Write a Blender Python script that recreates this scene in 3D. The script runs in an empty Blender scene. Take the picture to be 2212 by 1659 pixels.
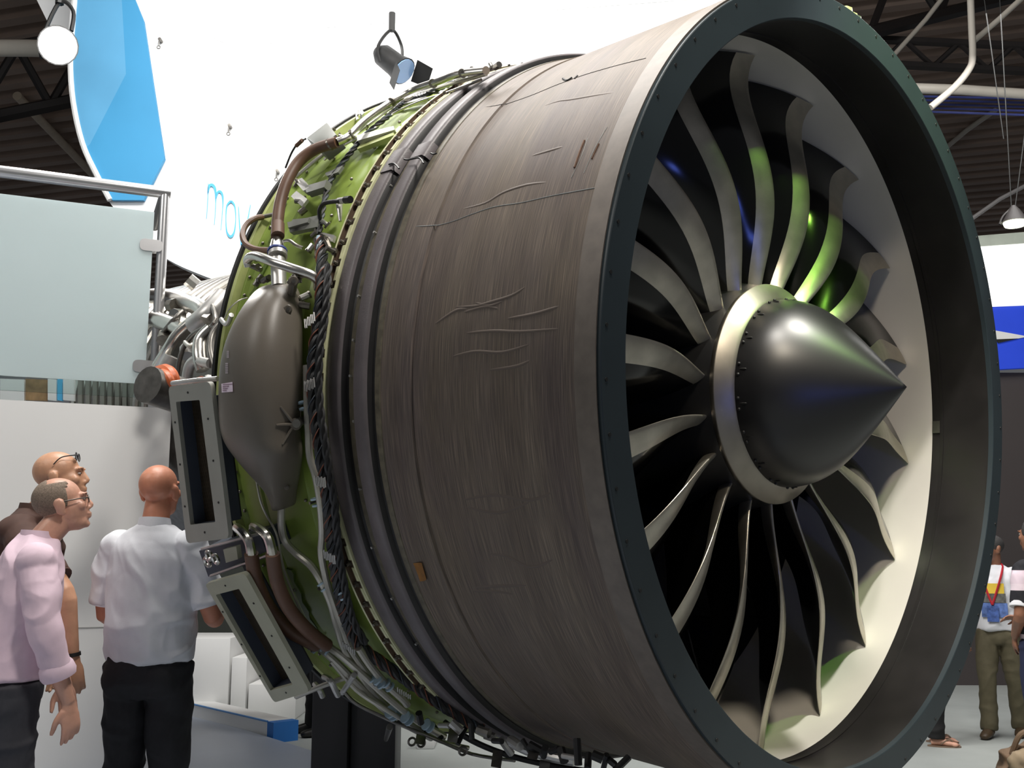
import bpy, bmesh, math, random
from mathutils import Vector, Matrix, Euler, noise
from math import radians as rad, pi, sin, cos
random.seed(7)
SC = bpy.context.scene
COL = SC.collection

# ---------------------------------------------------------------- camera, world, lights, exposure
FPX = 2300.63
PITCH = 0.161789
CAM_H = 1.43
cam_data = bpy.data.cameras.new('camera')
cam_data.sensor_width = 36.0
cam_data.lens = FPX / 2212 * 36.0
cam_data.clip_end = 200
cam = bpy.data.objects.new('camera', cam_data)
cam.location = (0, 0, CAM_H)
cam.rotation_euler = (pi / 2 + PITCH, 0, 0)
COL.objects.link(cam)
SC.camera = cam

world = bpy.data.worlds.new('hall_ambient')
SC.world = world
world.use_nodes = True
_bg = world.node_tree.nodes['Background']
_bg.inputs[0].default_value = (0.92, 0.95, 1.0, 1)
_bg.inputs[1].default_value = 0.10

def light(name, kind, loc, target, power, color=(1, 1, 1), size=1.0, size_y=None, angle=60, blend=0.5):
    d = bpy.data.lights.new(name, kind)
    d.energy = power
    d.color = color
    if kind == 'AREA':
        d.shape = 'RECTANGLE'
        d.size = size
        d.size_y = size_y or size
    elif kind == 'SPOT':
        d.spot_size = rad(angle)
        d.spot_blend = blend
        d.shadow_soft_size = size
    else:
        d.shadow_soft_size = size
    o = bpy.data.objects.new(name, d)
    o.location = loc
    v = Vector(target) - Vector(loc)
    o.rotation_euler = v.to_track_quat('-Z', 'Y').to_euler()
    COL.objects.link(o)
    return o

# booth floodlights above the stand, a spotlight on the inlet, an added fan fill, coloured effect lights
light('booth_flood_light', 'AREA', (-1.0, 5.2, 7.6), (0.2, 9.0, 3.2), 500, (1.0, 0.98, 0.95), 5.0, 1.6)
light('overhead_flood_light', 'AREA', (-1.2, 6.2, 7.4), (-0.6, 4.6, 1.0), 120, (1.0, 0.96, 0.90), 3.0, 1.5)
light('front_flood_light', 'AREA', (0.7, 2.15, 6.1), (1.0, 4.2, 1.7), 175, (1.0, 0.95, 0.88), 0.8, 0.6)
light('balcony_flood_light', 'AREA', (-4.6, 2.2, 5.6), (-2.6, 5.4, 1.6), 70, (1.0, 0.97, 0.92), 2.0, 1.2)
light('inlet_spot_light', 'SPOT', (2.25, 3.15, 5.9), (1.5, 4.5, 1.2), 900, (1.0, 0.96, 0.88), 0.10, angle=38, blend=0.5)
light('fan_fill_light', 'SPOT', (1.0, 0.5, 5.5), (1.45, 4.3, 2.1), 480, (1.0, 0.88, 0.70), 0.30, angle=36, blend=0.6)  # added fill to brighten the blade leading edges, stands for no known lamp
light('green_effect_light', 'SPOT', (3.1, 2.7, 5.6), (1.42, 4.55, 2.75), 330, (0.42, 1.0, 0.10), 0.12, angle=30, blend=0.9)
light('blue_effect_light', 'SPOT', (2.4, -1.4, 1.1), (1.3, 4.4, 2.5), 55, (0.14, 0.22, 1.0), 0.30, angle=34, blend=0.8)
light('aisle_flood_light', 'AREA', (4.6, 8.5, 6.5), (4.2, 9.0, 0.0), 170, (1.0, 0.98, 0.95), 2.5, 2.5)

SC.view_settings.view_transform = 'Standard'
SC.view_settings.look = 'None'
SC.view_settings.gamma = 1.0
SC.view_settings.use_curve_mapping = False
SC.view_settings.exposure = 0.0

# ---------------------------------------------------------------- helpers: pixels to space
CP, SP = cos(PITCH), sin(PITCH)
CAMP = Vector((0, 0, CAM_H))

def ray(px, py):
    a = (px - 1106) / FPX
    b = -(py - 829.5) / FPX
    return Vector((a, CP - b * SP, SP + b * CP))

def W(px, py, Y):
    d = ray(px, py)
    return CAMP + d * (Y / d.y)

def Wz(px, py, z):
    d = ray(px, py)
    return CAMP + d * ((z - CAM_H) / d.z)

# engine frame: X forward along the shaft, origin in the plane of the front rim
EM = Matrix(((0.713822, 0.700321, 0.003022, 1.30945),
             (-0.69772, 0.71153, -0.08314, 4.03038),
             (-0.060375, 0.057239, 0.996533, 0.63568 + CAM_H),
             (0, 0, 0, 1)))
EMI = EM.inverted()
EO = EMI @ CAMP

def eray(px, py):
    return (EMI.to_3x3() @ ray(px, py)).normalized()

def C(px, py, r, far=False):
    """engine point seen at a pixel, r away from the shaft"""
    d = eray(px, py)
    a = d.y * d.y + d.z * d.z
    b = EO.y * d.y + EO.z * d.z
    c = EO.y ** 2 + EO.z ** 2 - r * r
    D = b * b - a * c
    if D < 0:
        t = -b / a
        P = EO + d * t
        k = r / math.hypot(P.y, P.z)
        return Vector((P.x, P.y * k, P.z * k))
    t = (-b + (1 if far else -1) * math.sqrt(D)) / a
    return EO + d * t

def EX(px, py, x0):
    d = eray(px, py)
    return EO + d * ((x0 - EO.x) / d.x)

def cyl(x, r, th):
    return Vector((x, r * cos(rad(th)), r * sin(rad(th))))

def radial(p):
    return Vector((0, p.y, p.z)).normalized()

# ---------------------------------------------------------------- helpers: materials
MATS = {}

def mat(name, col, rough=0.5, metal=0.0, var=0.08, scale=6.0, bump=0.0, bscale=40.0, spec=0.5, coat=0.0, emit=None, trans=0.0, alpha=None, stretch=None):
    if name in MATS:
        return MATS[name]
    m = bpy.data.materials.new(name)
    m.use_nodes = True
    nt = m.node_tree
    b = nt.nodes['Principled BSDF']
    b.inputs['Roughness'].default_value = rough
    b.inputs['Metallic'].default_value = metal
    b.inputs['Specular IOR Level'].default_value = spec
    b.inputs['Coat Weight'].default_value = coat
    b.inputs['Coat Roughness'].default_value = 0.08
    if trans:
        b.inputs['Transmission Weight'].default_value = trans
    tc = nt.nodes.new('ShaderNodeTexCoord')
    mp = nt.nodes.new('ShaderNodeMapping')
    if stretch:
        mp.inputs['Scale'].default_value = stretch
    nt.links.new(tc.outputs['Object'], mp.inputs[0])
    n = nt.nodes.new('ShaderNodeTexNoise')
    n.inputs['Scale'].default_value = scale
    n.inputs['Detail'].default_value = 5
    nt.links.new(mp.outputs[0], n.inputs['Vector'])
    r = nt.nodes.new('ShaderNodeValToRGB')
    r.color_ramp.elements[0].position = 0.3
    r.color_ramp.elements[1].position = 0.7
    lo = [max(0, c * (1 - var)) for c in col[:3]] + [1]
    hi = [min(1, c * (1 + var)) for c in col[:3]] + [1]
    r.color_ramp.elements[0].color = lo
    r.color_ramp.elements[1].color = hi
    nt.links.new(n.outputs['Fac'], r.inputs[0])
    nt.links.new(r.outputs[0], b.inputs['Base Color'])
    if bump:
        n2 = nt.nodes.new('ShaderNodeTexNoise')
        n2.inputs['Scale'].default_value = bscale
        n2.inputs['Detail'].default_value = 4
        nt.links.new(mp.outputs[0], n2.inputs['Vector'])
        bp = nt.nodes.new('ShaderNodeBump')
        bp.inputs['Strength'].default_value = bump
        bp.inputs['Distance'].default_value = 0.02
        nt.links.new(n2.outputs['Fac'], bp.inputs['Height'])
        nt.links.new(bp.outputs[0], b.inputs['Normal'])
    if emit:
        b.inputs['Emission Color'].default_value = (*emit[:3], 1)
        b.inputs['Emission Strength'].default_value = emit[3]
    if alpha is not None:
        b.inputs['Alpha'].default_value = alpha
    MATS[name] = m
    return m

# ---------------------------------------------------------------- helpers: meshes
def new(name, verts, faces, m=None, parent=None, smooth=True, uv=None, sharp=35):
    me = bpy.data.meshes.new(name)
    me.from_pydata([tuple(v) for v in verts], [], faces)
    if uv is not None:
        l = me.uv_layers.new(name='UVMap')
        for lp in me.loops:
            l.data[lp.index].uv = uv[lp.vertex_index]
    me.update()
    return link(name, me, m, parent, smooth, sharp)

def link(name, me, m=None, parent=None, smooth=True, sharp=35):
    if smooth and len(me.polygons):
        me.polygons.foreach_set('use_smooth', [True] * len(me.polygons))
        me.set_sharp_from_angle(angle=rad(sharp))
    if m is not None:
        if isinstance(m, (list, tuple)):
            for q in m:
                me.materials.append(q)
        else:
            me.materials.append(m)
    o = bpy.data.objects.new(name, me)
    COL.objects.link(o)
    if parent is not None:
        o.parent = parent
    return o

def from_bm(name, bm, m=None, parent=None, smooth=True, sharp=35):
    me = bpy.data.meshes.new(name)
    bmesh.ops.recalc_face_normals(bm, faces=bm.faces)
    bm.to_mesh(me)
    bm.free()
    return link(name, me, m, parent, smooth, sharp)

def share(name, src, parent, mw=None):
    """another object with the same mesh data"""
    o = src.copy()
    o.name = name
    COL.objects.link(o)
    o.parent = parent
    if mw is not None:
        o.matrix_local = mw
    return o

def empty(name, loc=(0, 0, 0), rot=(0, 0, 0)):
    o = bpy.data.objects.new(name, None)
    o.empty_display_size = 0.1
    o.location = loc
    o.rotation_euler = rot
    COL.objects.link(o)
    return o

def tag(o, label=None, cat=None, group=None, kind=None):
    if label: o['label'] = label
    if cat: o['category'] = cat
    if group: o['group'] = group
    if kind: o['kind'] = kind
    return o

def frames(pts):
    """rotation-minimising frames along a path"""
    pts = [Vector(p) for p in pts]
    n = len(pts)
    T = []
    for i in range(n):
        a = pts[max(0, i - 1)]
        b = pts[min(n - 1, i + 1)]
        t = (b - a)
        T.append(t.normalized() if t.length > 1e-9 else Vector((0, 0, 1)))
    up = Vector((0, 0, 1)) if abs(T[0].z) < 0.9 else Vector((0, 1, 0))
    N = (up - T[0] * up.dot(T[0])).normalized()
    out = []
    for i in range(n):
        N = (N - T[i] * N.dot(T[i]))
        N = N.normalized() if N.length > 1e-6 else T[i].orthogonal().normalized()
        out.append((pts[i], T[i], N, T[i].cross(N)))
    return out

def smooth_path(pts, sub=5):
    pts = [Vector(p) for p in pts]
    if len(pts) < 3:
        return pts
    out = []
    for i in range(len(pts) - 1):
        p0 = pts[max(0, i - 1)]; p1 = pts[i]; p2 = pts[i + 1]; p3 = pts[min(len(pts) - 1, i + 2)]
        for k in range(sub):
            t = k / sub
            out.append(0.5 * ((2 * p1) + (p2 - p0) * t + (2 * p0 - 5 * p1 + 4 * p2 - p3) * t * t + (3 * p1 - p0 - 3 * p2 + p3) * t ** 3))
    out.append(pts[-1])
    return out

def tube_data(pts, r, sides=10, cap=True, twist=0.0, off=0.0, turns=0.0, phase=0.0, base=0):
    fr = frames(pts)
    V, F = [], []
    n = len(fr)
    L = 0
    prev = None
    for i, (p, t, a, b) in enumerate(fr):
        if prev is not None:
            L += (p - prev).length
        prev = p
        rr = r[i] if isinstance(r, (list, tuple)) else r
        c = p
        if off:
            q = phase + turns * 2 * pi * L
            c = p + (a * cos(q) + b * sin(q)) * off
        for k in range(sides):
            q = 2 * pi * k / sides
            V.append(c + (a * cos(q) + b * sin(q)) * rr)
    for i in range(n - 1):
        for k in range(sides):
            k2 = (k + 1) % sides
            F.append((base + i * sides + k, base + i * sides + k2, base + (i + 1) * sides + k2, base + (i + 1) * sides + k))
    if cap:
        F.append(tuple(base + k for k in reversed(range(sides))))
        F.append(tuple(base + (n - 1) * sides + k for k in range(sides)))
    return V, F

def tube(name, pts, r, m, parent=None, sides=10, sub=5, **kw):
    P = smooth_path(pts, sub) if sub > 1 else [Vector(p) for p in pts]
    if isinstance(r, (list, tuple)) and len(r) != len(P):
        k = len(r)
        r = [r[0] + 0 for _ in P] if k == 1 else [
            r[min(k - 2, int(i / (len(P) - 1) * (k - 1)))] * (1 - (i / (len(P) - 1) * (k - 1) - min(k - 2, int(i / (len(P) - 1) * (k - 1))))) +
            r[min(k - 1, min(k - 2, int(i / (len(P) - 1) * (k - 1))) + 1)] * (i / (len(P) - 1) * (k - 1) - min(k - 2, int(i / (len(P) - 1) * (k - 1)))) for i in range(len(P))]
    V, F = tube_data(P, r, sides, **kw)
    return new(name, V, F, m, parent)

def multi_tube(name, tubes, m, parent=None, sides=8):
    V, F = [], []
    for pts, r in tubes:
        v, f = tube_data([Vector(p) for p in pts], r, sides, base=len(V))
        V += v; F += f
    return new(name, V, F, m, parent)

def lathe(name, prof, m, parent=None, seg=192, closed=False, sharp=25, th0=0.0, th1=360.0, mats=None):
    """profile of (x, r) swept about the X axis; uv = (angle/360, x)"""
    full = abs(th1 - th0 - 360) < 1e-6
    n = len(prof)
    V, UV = [], []
    cols = seg + 1
    for j in range(cols):
        a = rad(th0 + (th1 - th0) * j / seg)
        for (x, r) in prof:
            V.append((x, r * cos(a), r * sin(a)))
            UV.append(((th0 + (th1 - th0) * j / seg) / 360.0, x))
    F, MI = [], []
    rng = n if closed else n - 1
    for j in range(seg):
        for i in range(rng):
            i2 = (i + 1) % n
            F.append((j * n + i, (j + 1) * n + i, (j + 1) * n + i2, j * n + i2))
            MI.append(mats[i] if mats else 0)
    if closed and not full:
        F.append(tuple(range(n))); MI.append(0)
        F.append(tuple(seg * n + i for i in reversed(range(n)))); MI.append(0)
    me = bpy.data.meshes.new(name)
    me.from_pydata(V, [], F)
    l = me.uv_layers.new(name='UVMap')
    for lp in me.loops:
        l.data[lp.index].uv = UV[lp.vertex_index]
    if mats:
        me.polygons.foreach_set('material_index', MI)
    if full:
        bm = bmesh.new(); bm.from_mesh(me)
        bmesh.ops.remove_doubles(bm, verts=bm.verts, dist=1e-6)
        bmesh.ops.recalc_face_normals(bm, faces=bm.faces)
        bm.to_mesh(me); bm.free()
    me.update()
    return link(name, me, m, parent, True, sharp)

def box(name, size, m, parent=None, mw=None, bevel=0.0, seg=2):
    bm = bmesh.new()
    bmesh.ops.create_cube(bm, size=1.0)
    bmesh.ops.scale(bm, vec=size, verts=bm.verts)
    if bevel:
        bmesh.ops.bevel(bm, geom=bm.edges[:], offset=bevel, segments=seg, affect='EDGES', profile=0.5)
    if mw is not None:
        bmesh.ops.transform(bm, matrix=mw, verts=bm.verts)
    return from_bm(name, bm, m, parent)

def hull(name, quad_a, quad_b, m, parent=None, bevel=0.0):
    """solid between two polygons with the same number of corners"""
    n = len(quad_a)
    bm = bmesh.new()
    A = [bm.verts.new(Vector(p)) for p in quad_a]
    B = [bm.verts.new(Vector(p)) for p in quad_b]
    bm.faces.new(A); bm.faces.new(list(reversed(B)))
    for i in range(n):
        j = (i + 1) % n
        bm.faces.new((A[i], B[i], B[j], A[j]))
    bmesh.ops.recalc_face_normals(bm, faces=bm.faces)
    if bevel:
        bmesh.ops.bevel(bm, geom=bm.edges[:], offset=bevel, segments=2, affect='EDGES', profile=0.5)
    return from_bm(name, bm, m, parent)

def frame_solid(name, outer, inner, depth_vec, m, parent=None):
    """picture-frame: loop between two polygons, thickened"""
    n = len(outer)
    V = [Vector(p) for p in outer] + [Vector(p) for p in inner]
    V += [v + depth_vec for v in V[:2 * n]]
    F = []
    for i in range(n):
        j = (i + 1) % n
        F.append((i, j, n + j, n + i))
        F.append((2 * n + i, 3 * n + i, 3 * n + j, 2 * n + j))
        F.append((i, 2 * n + i, 2 * n + j, j))
        F.append((n + i, n + j, 3 * n + j, 3 * n + i))
    bm = bmesh.new()
    vs = [bm.verts.new(v) for v in V]
    for f in F:
        bm.faces.new([vs[k] for k in f])
    return from_bm(name, bm, m, parent)

def round_poly(corners, r, k=5):
    """rounded polygon from straight corners"""
    out = []
    n = len(corners)
    for i in range(n):
        p = Vector(corners[i]); a = Vector(corners[i - 1]); b = Vector(corners[(i + 1) % n])
        u = (a - p).normalized(); v = (b - p).normalized()
        s = p + u * r; e = p + v * r
        for j in range(k + 1):
            t = j / k
            out.append(s * (1 - t) ** 2 + p * 2 * t * (1 - t) + e * t * t)
    return out

def axes(p, z, x=None):
    """matrix at p whose Z points along z"""
    z = Vector(z).normalized()
    x = Vector(x) if x is not None else z.orthogonal()
    x = (x - z * x.dot(z)).normalized()
    y = z.cross(x)
    M = Matrix((x, y, z)).transposed().to_4x4()
    M.translation = p
    return M

# ---------------------------------------------------------------- materials
def s2l(r, g, b):
    f = lambda c: ((c / 255 + 0.055) / 1.055) ** 2.4 if c / 255 > 0.04045 else c / 255 / 12.92
    return (f(r), f(g), f(b))

def case_material():
    """woven composite wrap: fine threads around the case, faint bands, a few wrinkles"""
    m = bpy.data.materials.new('woven_composite_wrap')
    m.use_nodes = True
    nt = m.node_tree
    N = nt.nodes; L = nt.links
    b = N['Principled BSDF']
    uv = N.new('ShaderNodeUVMap')
    def nz(su, sv, scale=1.0, detail=3, dist=0.0):
        mp = N.new('ShaderNodeMapping'); mp.inputs['Scale'].default_value = (su, sv, 1)
        L.new(uv.outputs[0], mp.inputs[0])
        t = N.new('ShaderNodeTexNoise'); t.inputs['Scale'].default_value = scale
        t.inputs['Detail'].default_value = detail; t.inputs['Distortion'].default_value = dist
        L.new(mp.outputs[0], t.inputs['Vector'])
        return t
    def ramp(src, p0, c0, p1, c1):
        r = N.new('ShaderNodeValToRGB')
        r.color_ramp.elements[0].position = p0; r.color_ramp.elements[1].position = p1
        r.color_ramp.elements[0].color = (*c0, 1); r.color_ramp.elements[1].color = (*c1, 1)
        L.new(src, r.inputs[0]); return r
    threads = nz(60, 330, 1.0, 2)
    bands = nz(2.0, 9, 1.0, 4)
    blot = nz(9, 3, 1.0, 5, 0.6)
    base = ramp(bands.outputs['Fac'], 0.3, (0.134, 0.112, 0.097), 0.7, (0.180, 0.155, 0.136))
    tr = ramp(threads.outputs['Fac'], 0.42, (0.62, 0.60, 0.58), 0.72, (1.55, 1.45, 1.30))
    mx = N.new('ShaderNodeMix'); mx.data_type = 'RGBA'; mx.blend_type = 'MULTIPLY'; mx.inputs['Factor'].default_value = 0.75
    L.new(base.outputs[0], mx.inputs['A']); L.new(tr.outputs[0], mx.inputs['B'])
    bl = ramp(blot.outputs['Fac'], 0.35, (0.86, 0.83, 0.90), 0.68, (1.12, 1.10, 1.02))
    mx2 = N.new('ShaderNodeMix'); mx2.data_type = 'RGBA'; mx2.blend_type = 'MULTIPLY'; mx2.inputs['Factor'].default_value = 1.0
    L.new(mx.outputs['Result'], mx2.inputs['A']); L.new(bl.outputs[0], mx2.inputs['B'])
    L.new(mx2.outputs['Result'], b.inputs['Base Color'])
    b.inputs['Roughness'].default_value = 0.50
    b.inputs['Specular IOR Level'].default_value = 0.22
    bp = N.new('ShaderNodeBump'); bp.inputs['Strength'].default_value = 0.25; bp.inputs['Distance'].default_value = 0.004
    L.new(threads.outputs['Fac'], bp.inputs['Height'])
    L.new(bp.outputs[0], b.inputs['Normal'])
    return m

M_case = case_material()
M_rib = mat('dark_rubbery_composite', (0.125, 0.108, 0.112), 0.45, var=0.15, scale=9, bump=0.06, bscale=160)
M_groove = mat('tan_bonded_edge', (0.115, 0.098, 0.066), 0.5, var=0.35, scale=30)
M_ribface = mat('black_edge_sealant', (0.012, 0.011, 0.011), 0.45, var=0.3, scale=20)
M_rim = mat('blue_grey_painted_rim', (0.022, 0.034, 0.041), 0.45, var=0.08, scale=5)
M_lip = mat('brown_rim_edge', (0.15, 0.125, 0.105), 0.5, var=0.15, scale=20)
M_liner = mat('dark_acoustic_liner', (0.014, 0.0125, 0.0125), 0.42, var=0.25, scale=7)
M_duct = mat('pale_abradable_liner', (0.70, 0.67, 0.62), 0.42, var=0.03, scale=4)
M_blade = mat('black_composite_blade', (0.003, 0.003, 0.0033), 0.15, var=0.2, scale=8, spec=0.35)
M_ti = mat('brushed_titanium_edge', (0.46, 0.43, 0.37), 0.36, metal=0.92, var=0.12, scale=14)
M_spin = mat('satin_black_spinner', (0.007, 0.007, 0.008), 0.37, var=0.15, scale=9, spec=0.6)
M_sring = mat('brushed_spinner_ring', (0.25, 0.23, 0.20), 0.42, metal=1.0, var=0.12, scale=10)
M_green = mat('green_primer_case', s2l(136, 157, 72), 0.33, var=0.14, scale=5)
M_greenl = mat('pale_green_edge', s2l(176, 184, 120), 0.35, var=0.15, scale=12)
M_steel = mat('bright_steel_tube', (0.62, 0.60, 0.56), 0.26, metal=1.0, var=0.1, scale=12)
M_cream = mat('cream_grey_tube', (0.50, 0.48, 0.42), 0.32, metal=0.55, var=0.08, scale=12)
M_alu = mat('aluminium_bracket', (0.55, 0.54, 0.52), 0.38, metal=0.75, var=0.12, scale=14)
M_dsteel = mat('dull_steel', (0.20, 0.19, 0.175), 0.38, metal=0.85, var=0.25, scale=20)
M_hose = mat('brown_rubber_hose', s2l(98, 70, 54), 0.5, var=0.12, scale=20)
M_tank = mat('warm_grey_tank_coating', s2l(104, 97, 88), 0.42, var=0.05, scale=8, bump=0.04, bscale=300)
M_frame = mat('grey_primer_frame', s2l(150, 150, 142), 0.5, var=0.05, scale=10)
M_frame2 = mat('pale_primer_frame', s2l(172, 172, 152), 0.5, var=0.05, scale=10)
M_core = mat('dark_cooler_fin', s2l(70, 60, 48), 0.5, var=0.2, scale=30, metal=0.3)
M_inner = mat('slate_opening_wall', s2l(62, 68, 80), 0.5, var=0.1)
M_cable = mat('black_braided_cable', (0.012, 0.012, 0.013), 0.45, var=0.3, scale=60)
M_fleck = mat('orange_tracer_cable', s2l(120, 68, 48), 0.5, var=0.3, scale=60)
M_greybox = mat('grey_painted_box', s2l(112, 114, 108), 0.45, var=0.06, scale=10)
M_slate = mat('slate_cable', s2l(54, 62, 72), 0.45, var=0.2, scale=40)
M_bluec = mat('blue_tracer_cable', s2l(60, 75, 140), 0.4, var=0.2, scale=30)
M_clamp = mat('pale_blue_clamp', s2l(168, 190, 205), 0.4, var=0.08, scale=20)
M_black = mat('matt_black_trim', (0.012, 0.012, 0.012), 0.5, var=0.2)
M_bolt = mat('bolt_steel', (0.24, 0.22, 0.19), 0.35, metal=0.9, var=0.2, scale=40)
M_white = mat('white_booth_laminate', (0.83, 0.83, 0.82), 0.45, var=0.015, scale=2)
M_fabric = mat('white_stretched_fabric', (0.90, 0.91, 0.92), 0.7, var=0.01, scale=1)
M_skyblue = mat('sky_blue_print', s2l(62, 150, 200), 0.55, var=0.06, scale=1.2)
M_blue2 = mat('light_blue_print', s2l(90, 162, 206), 0.55, var=0.08, scale=1.2)

# ---------------------------------------------------------------- the setting
floor_m = mat('grey_hall_carpet', s2l(160, 165, 163), 0.75, var=0.05, scale=3, bump=0.05, bscale=120)
tag(new('floor', [(-16, -6, 0), (16, -6, 0), (16, 30, 0), (-16, 30, 0)], [(0, 1, 2, 3)], floor_m, smooth=False), kind='structure')

plat_m = mat('pale_blue_grey_platform', s2l(170, 178, 192), 0.35, var=0.03, scale=2)
pa = Wz(596, 1597, 0.05); pb = Wz(698, 1629, 0.05)
dirv = (pb - pa)
p_end = pb + dirv * 3.0
pl = [Vector((-6.5, pa.y - (pa.x + 6.5) * dirv.y / dirv.x, 0)), Vector((p_end.x, p_end.y, 0)), Vector((1.4, 2.2, 0)), Vector((-6.5, 2.2, 0))]
tag(hull('floor_platform', [v + Vector((0, 0, 0.05)) for v in pl], [v + Vector((0, 0, 0.0005)) for v in pl], plat_m), kind='structure')

# white balcony wall behind the visitors
WA = W(-700, 806, 5.05); WB = W(371, 882, 5.95)
wz = 1.43 + (1205 - 856) / 2300 * 5.48
def wall_slab(name, a, b, z0, z1, th, m, kind='structure'):
    d = (Vector((b.x, b.y, 0)) - Vector((a.x, a.y, 0))).normalized()
    nrm = Vector((-d.y, d.x, 0)) * th
    A = [Vector((a.x, a.y, z0)), Vector((b.x, b.y, z0)), Vector((b.x, b.y, z1)), Vector((a.x, a.y, z1))]
    return hull(name, A, [v + nrm for v in A], m)
wl = wall_slab('wall_left', WA, WB, 0.051, wz, 0.12, M_white)
tag(wl, kind='structure')
wdir = (Vector((WB.x, WB.y, 0)) - Vector((WA.x, WA.y, 0))).normalized()
wn = Vector((wdir.y, -wdir.x, 0))
M_seam = mat('panel_joint_shadow_gap', (0.35, 0.35, 0.34), 0.6)
pc = W(195, 1355, 5.75)
def on_wall(t, z, out=0.0):
    return Vector((WA.x, WA.y, 0)) + wdir * t + Vector((0, 0, z)) + wn * out
wlen = (Vector((WB.x, WB.y, 0)) - Vector((WA.x, WA.y, 0))).length
hull('panel_joint', [on_wall(0, 1.06, 0.002), on_wall(wlen, 1.06, 0.002), on_wall(wlen, 1.066, 0.002), on_wall(0, 1.066, 0.002)],
     [on_wall(0, 1.06, -0.001), on_wall(wlen, 1.06, -0.001), on_wall(wlen, 1.066, -0.001), on_wall(0, 1.066, -0.001)], M_seam, wl)

bk = mat('dull_green_grey_partition', s2l(96, 100, 94), 0.6, var=0.1, scale=0.8)
tag(hull('wall_back', [Vector((-16, 15, 0)), Vector((3, 15, 0)), Vector((3, 15, 3.4)), Vector((-16, 15, 3.4))], [Vector((-16, 15.2, 0)), Vector((3, 15.2, 0)), Vector((3, 15.2, 3.4)), Vector((-16, 15.2, 3.4))], bk), kind='structure')

# hall roof: corrugated deck, purlins, trusses
deck_m = mat('dark_corrugated_deck', s2l(150, 130, 118), 0.6, var=0.2, scale=0.6)
roofz = 10.2
deckl = empty('ceiling_deck')
tag(deckl, kind='structure')
V, F = [], []
ca_, sa_ = cos(rad(-16)), sin(rad(-16))
for i in range(80):
    y = 0.0 + i * 0.50
    for dy, dz in ((0, 0), (0.20, 0), (0.25, -0.16), (0.45, -0.16)):
        for x in (-26, 26):
            yy = y + dy - 8
            V.append((x * ca_ - yy * sa_, 14 + x * sa_ + yy * ca_, roofz + dz))
for i in range(len(V) // 2 - 1):
    F.append((2 * i, 2 * i + 1, 2 * i + 3, 2 * i + 2))
new('roof_deck', V, F, deck_m, deckl, smooth=False)
truss_m = mat('dark_roof_steel', s2l(38, 34, 34), 0.6, var=0.2, scale=2)
pale_m = mat('pale_painted_pipe', s2l(196, 190, 180), 0.45, var=0.04, scale=3)

def truss(name, a, b, h, m, label, bays=10, r=0.07, group=None):
    a = Vector(a); b = Vector(b)
    t = empty(name, a)
    up = Vector((0, 0, h))
    o = b - a
    tube('top_chord', [up, o + up], r, m, t, 6, 1)
    tube('bottom_chord', [Vector((0, 0, 0)), o], r, m, t, 6, 1)
    src = None
    for k in range(bays):
        p = o * (k / bays); q = o * ((k + 1) / bays)
        p1, q1 = (p, q + up) if k % 2 == 0 else (p + up, q)
        tube('diagonal_brace', [p1, q1], r * 0.6, m, t, 6, 1)
    tag(t, label, 'roof truss', group)
    return t
g = 'steel trusses under the hall roof'
truss('roof_truss', W(-60, 262, 14), W(620, 122, 16), 1.0, truss_m, 'dark steel roof truss behind the blue faceted sign', 9, 0.10, g)
truss('roof_truss', W(1880, 70, 12.5), W(2400, -60, 15), 1.0, truss_m, 'dark roof truss crossing the upper right corner of the hall', 8, 0.09, g)
truss('roof_truss', W(1900, 138, 13), W(2500, 168, 12.5), 0.34, truss_m, 'shallow roof truss just above the thick white pipe', 10, 0.06, g)

# ---------------------------------------------------------------- the engine
ENG = empty('turbofan_engine')
ENG.matrix_world = EM
tag(ENG, 'large cutaway-free turbofan jet engine with brown composite fan case and black spinner', 'jet engine')
ENG['label'] = 'large turbofan jet engine with brown composite fan case and pointed black spinner'

# outer barrel with its ribs
prof = [(-0.030, 1.4995), (-0.016, 1.521), (-0.06, 1.5185), (-0.09, 1.517)]
lathe('front_edge_band', [(-0.014, 1.515), (-0.012, 1.5215), (-0.05, 1.5205), (-0.095, 1.519), (-0.0955, 1.5165)], M_lip, ENG, 256)
barrel = [(-0.090, 1.517)] + [(-0.09 - 0.74 * i / 10, 1.517 - 0.018 * (i / 10)) for i in range(1, 11)]
barrel += [(-0.8345, 1.4955), (-0.838, 1.4955), (-0.842, 1.5035), (-0.86, 1.5045), (-0.90, 1.507), (-0.95, 1.512), (-0.985, 1.517)]
lathe('fan_case_barrel', barrel, M_case, ENG, 256, sharp=40)
lathe('bonded_edge_strip', [(-0.984, 1.516), (-0.986, 1.520), (-1.004, 1.522), (-1.010, 1.522)], M_groove, ENG, 256)
def rib_ring(x0, x1, r0, r1, nm):
    o = lathe(nm, [(x0 + 0.030, r0), (x0 + 0.012, r0 + 0.003), (x0 + 0.006, r1 - 0.010), (x0, r1 - 0.002), (x0 - 0.008, r1), (x1 + 0.006, r1 + 0.001), (x1, r1 - 0.004), (x1 - 0.002, r0)],
              [M_rib, M_ribface], ENG, 256, mats=[1, 1, 0, 0, 0, 0, 0], sharp=50)
    return o
rib_ring(-1.034, -1.098, 1.520, 1.551, 'stiffener_rib')
lathe('bonded_edge_strip', [(-1.098, 1.524), (-1.100, 1.528), (-1.120, 1.529), (-1.150, 1.527)], M_groove, ENG, 256)
rib_ring(-1.176, -1.243, 1.526, 1.557, 'stiffener_rib')
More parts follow.
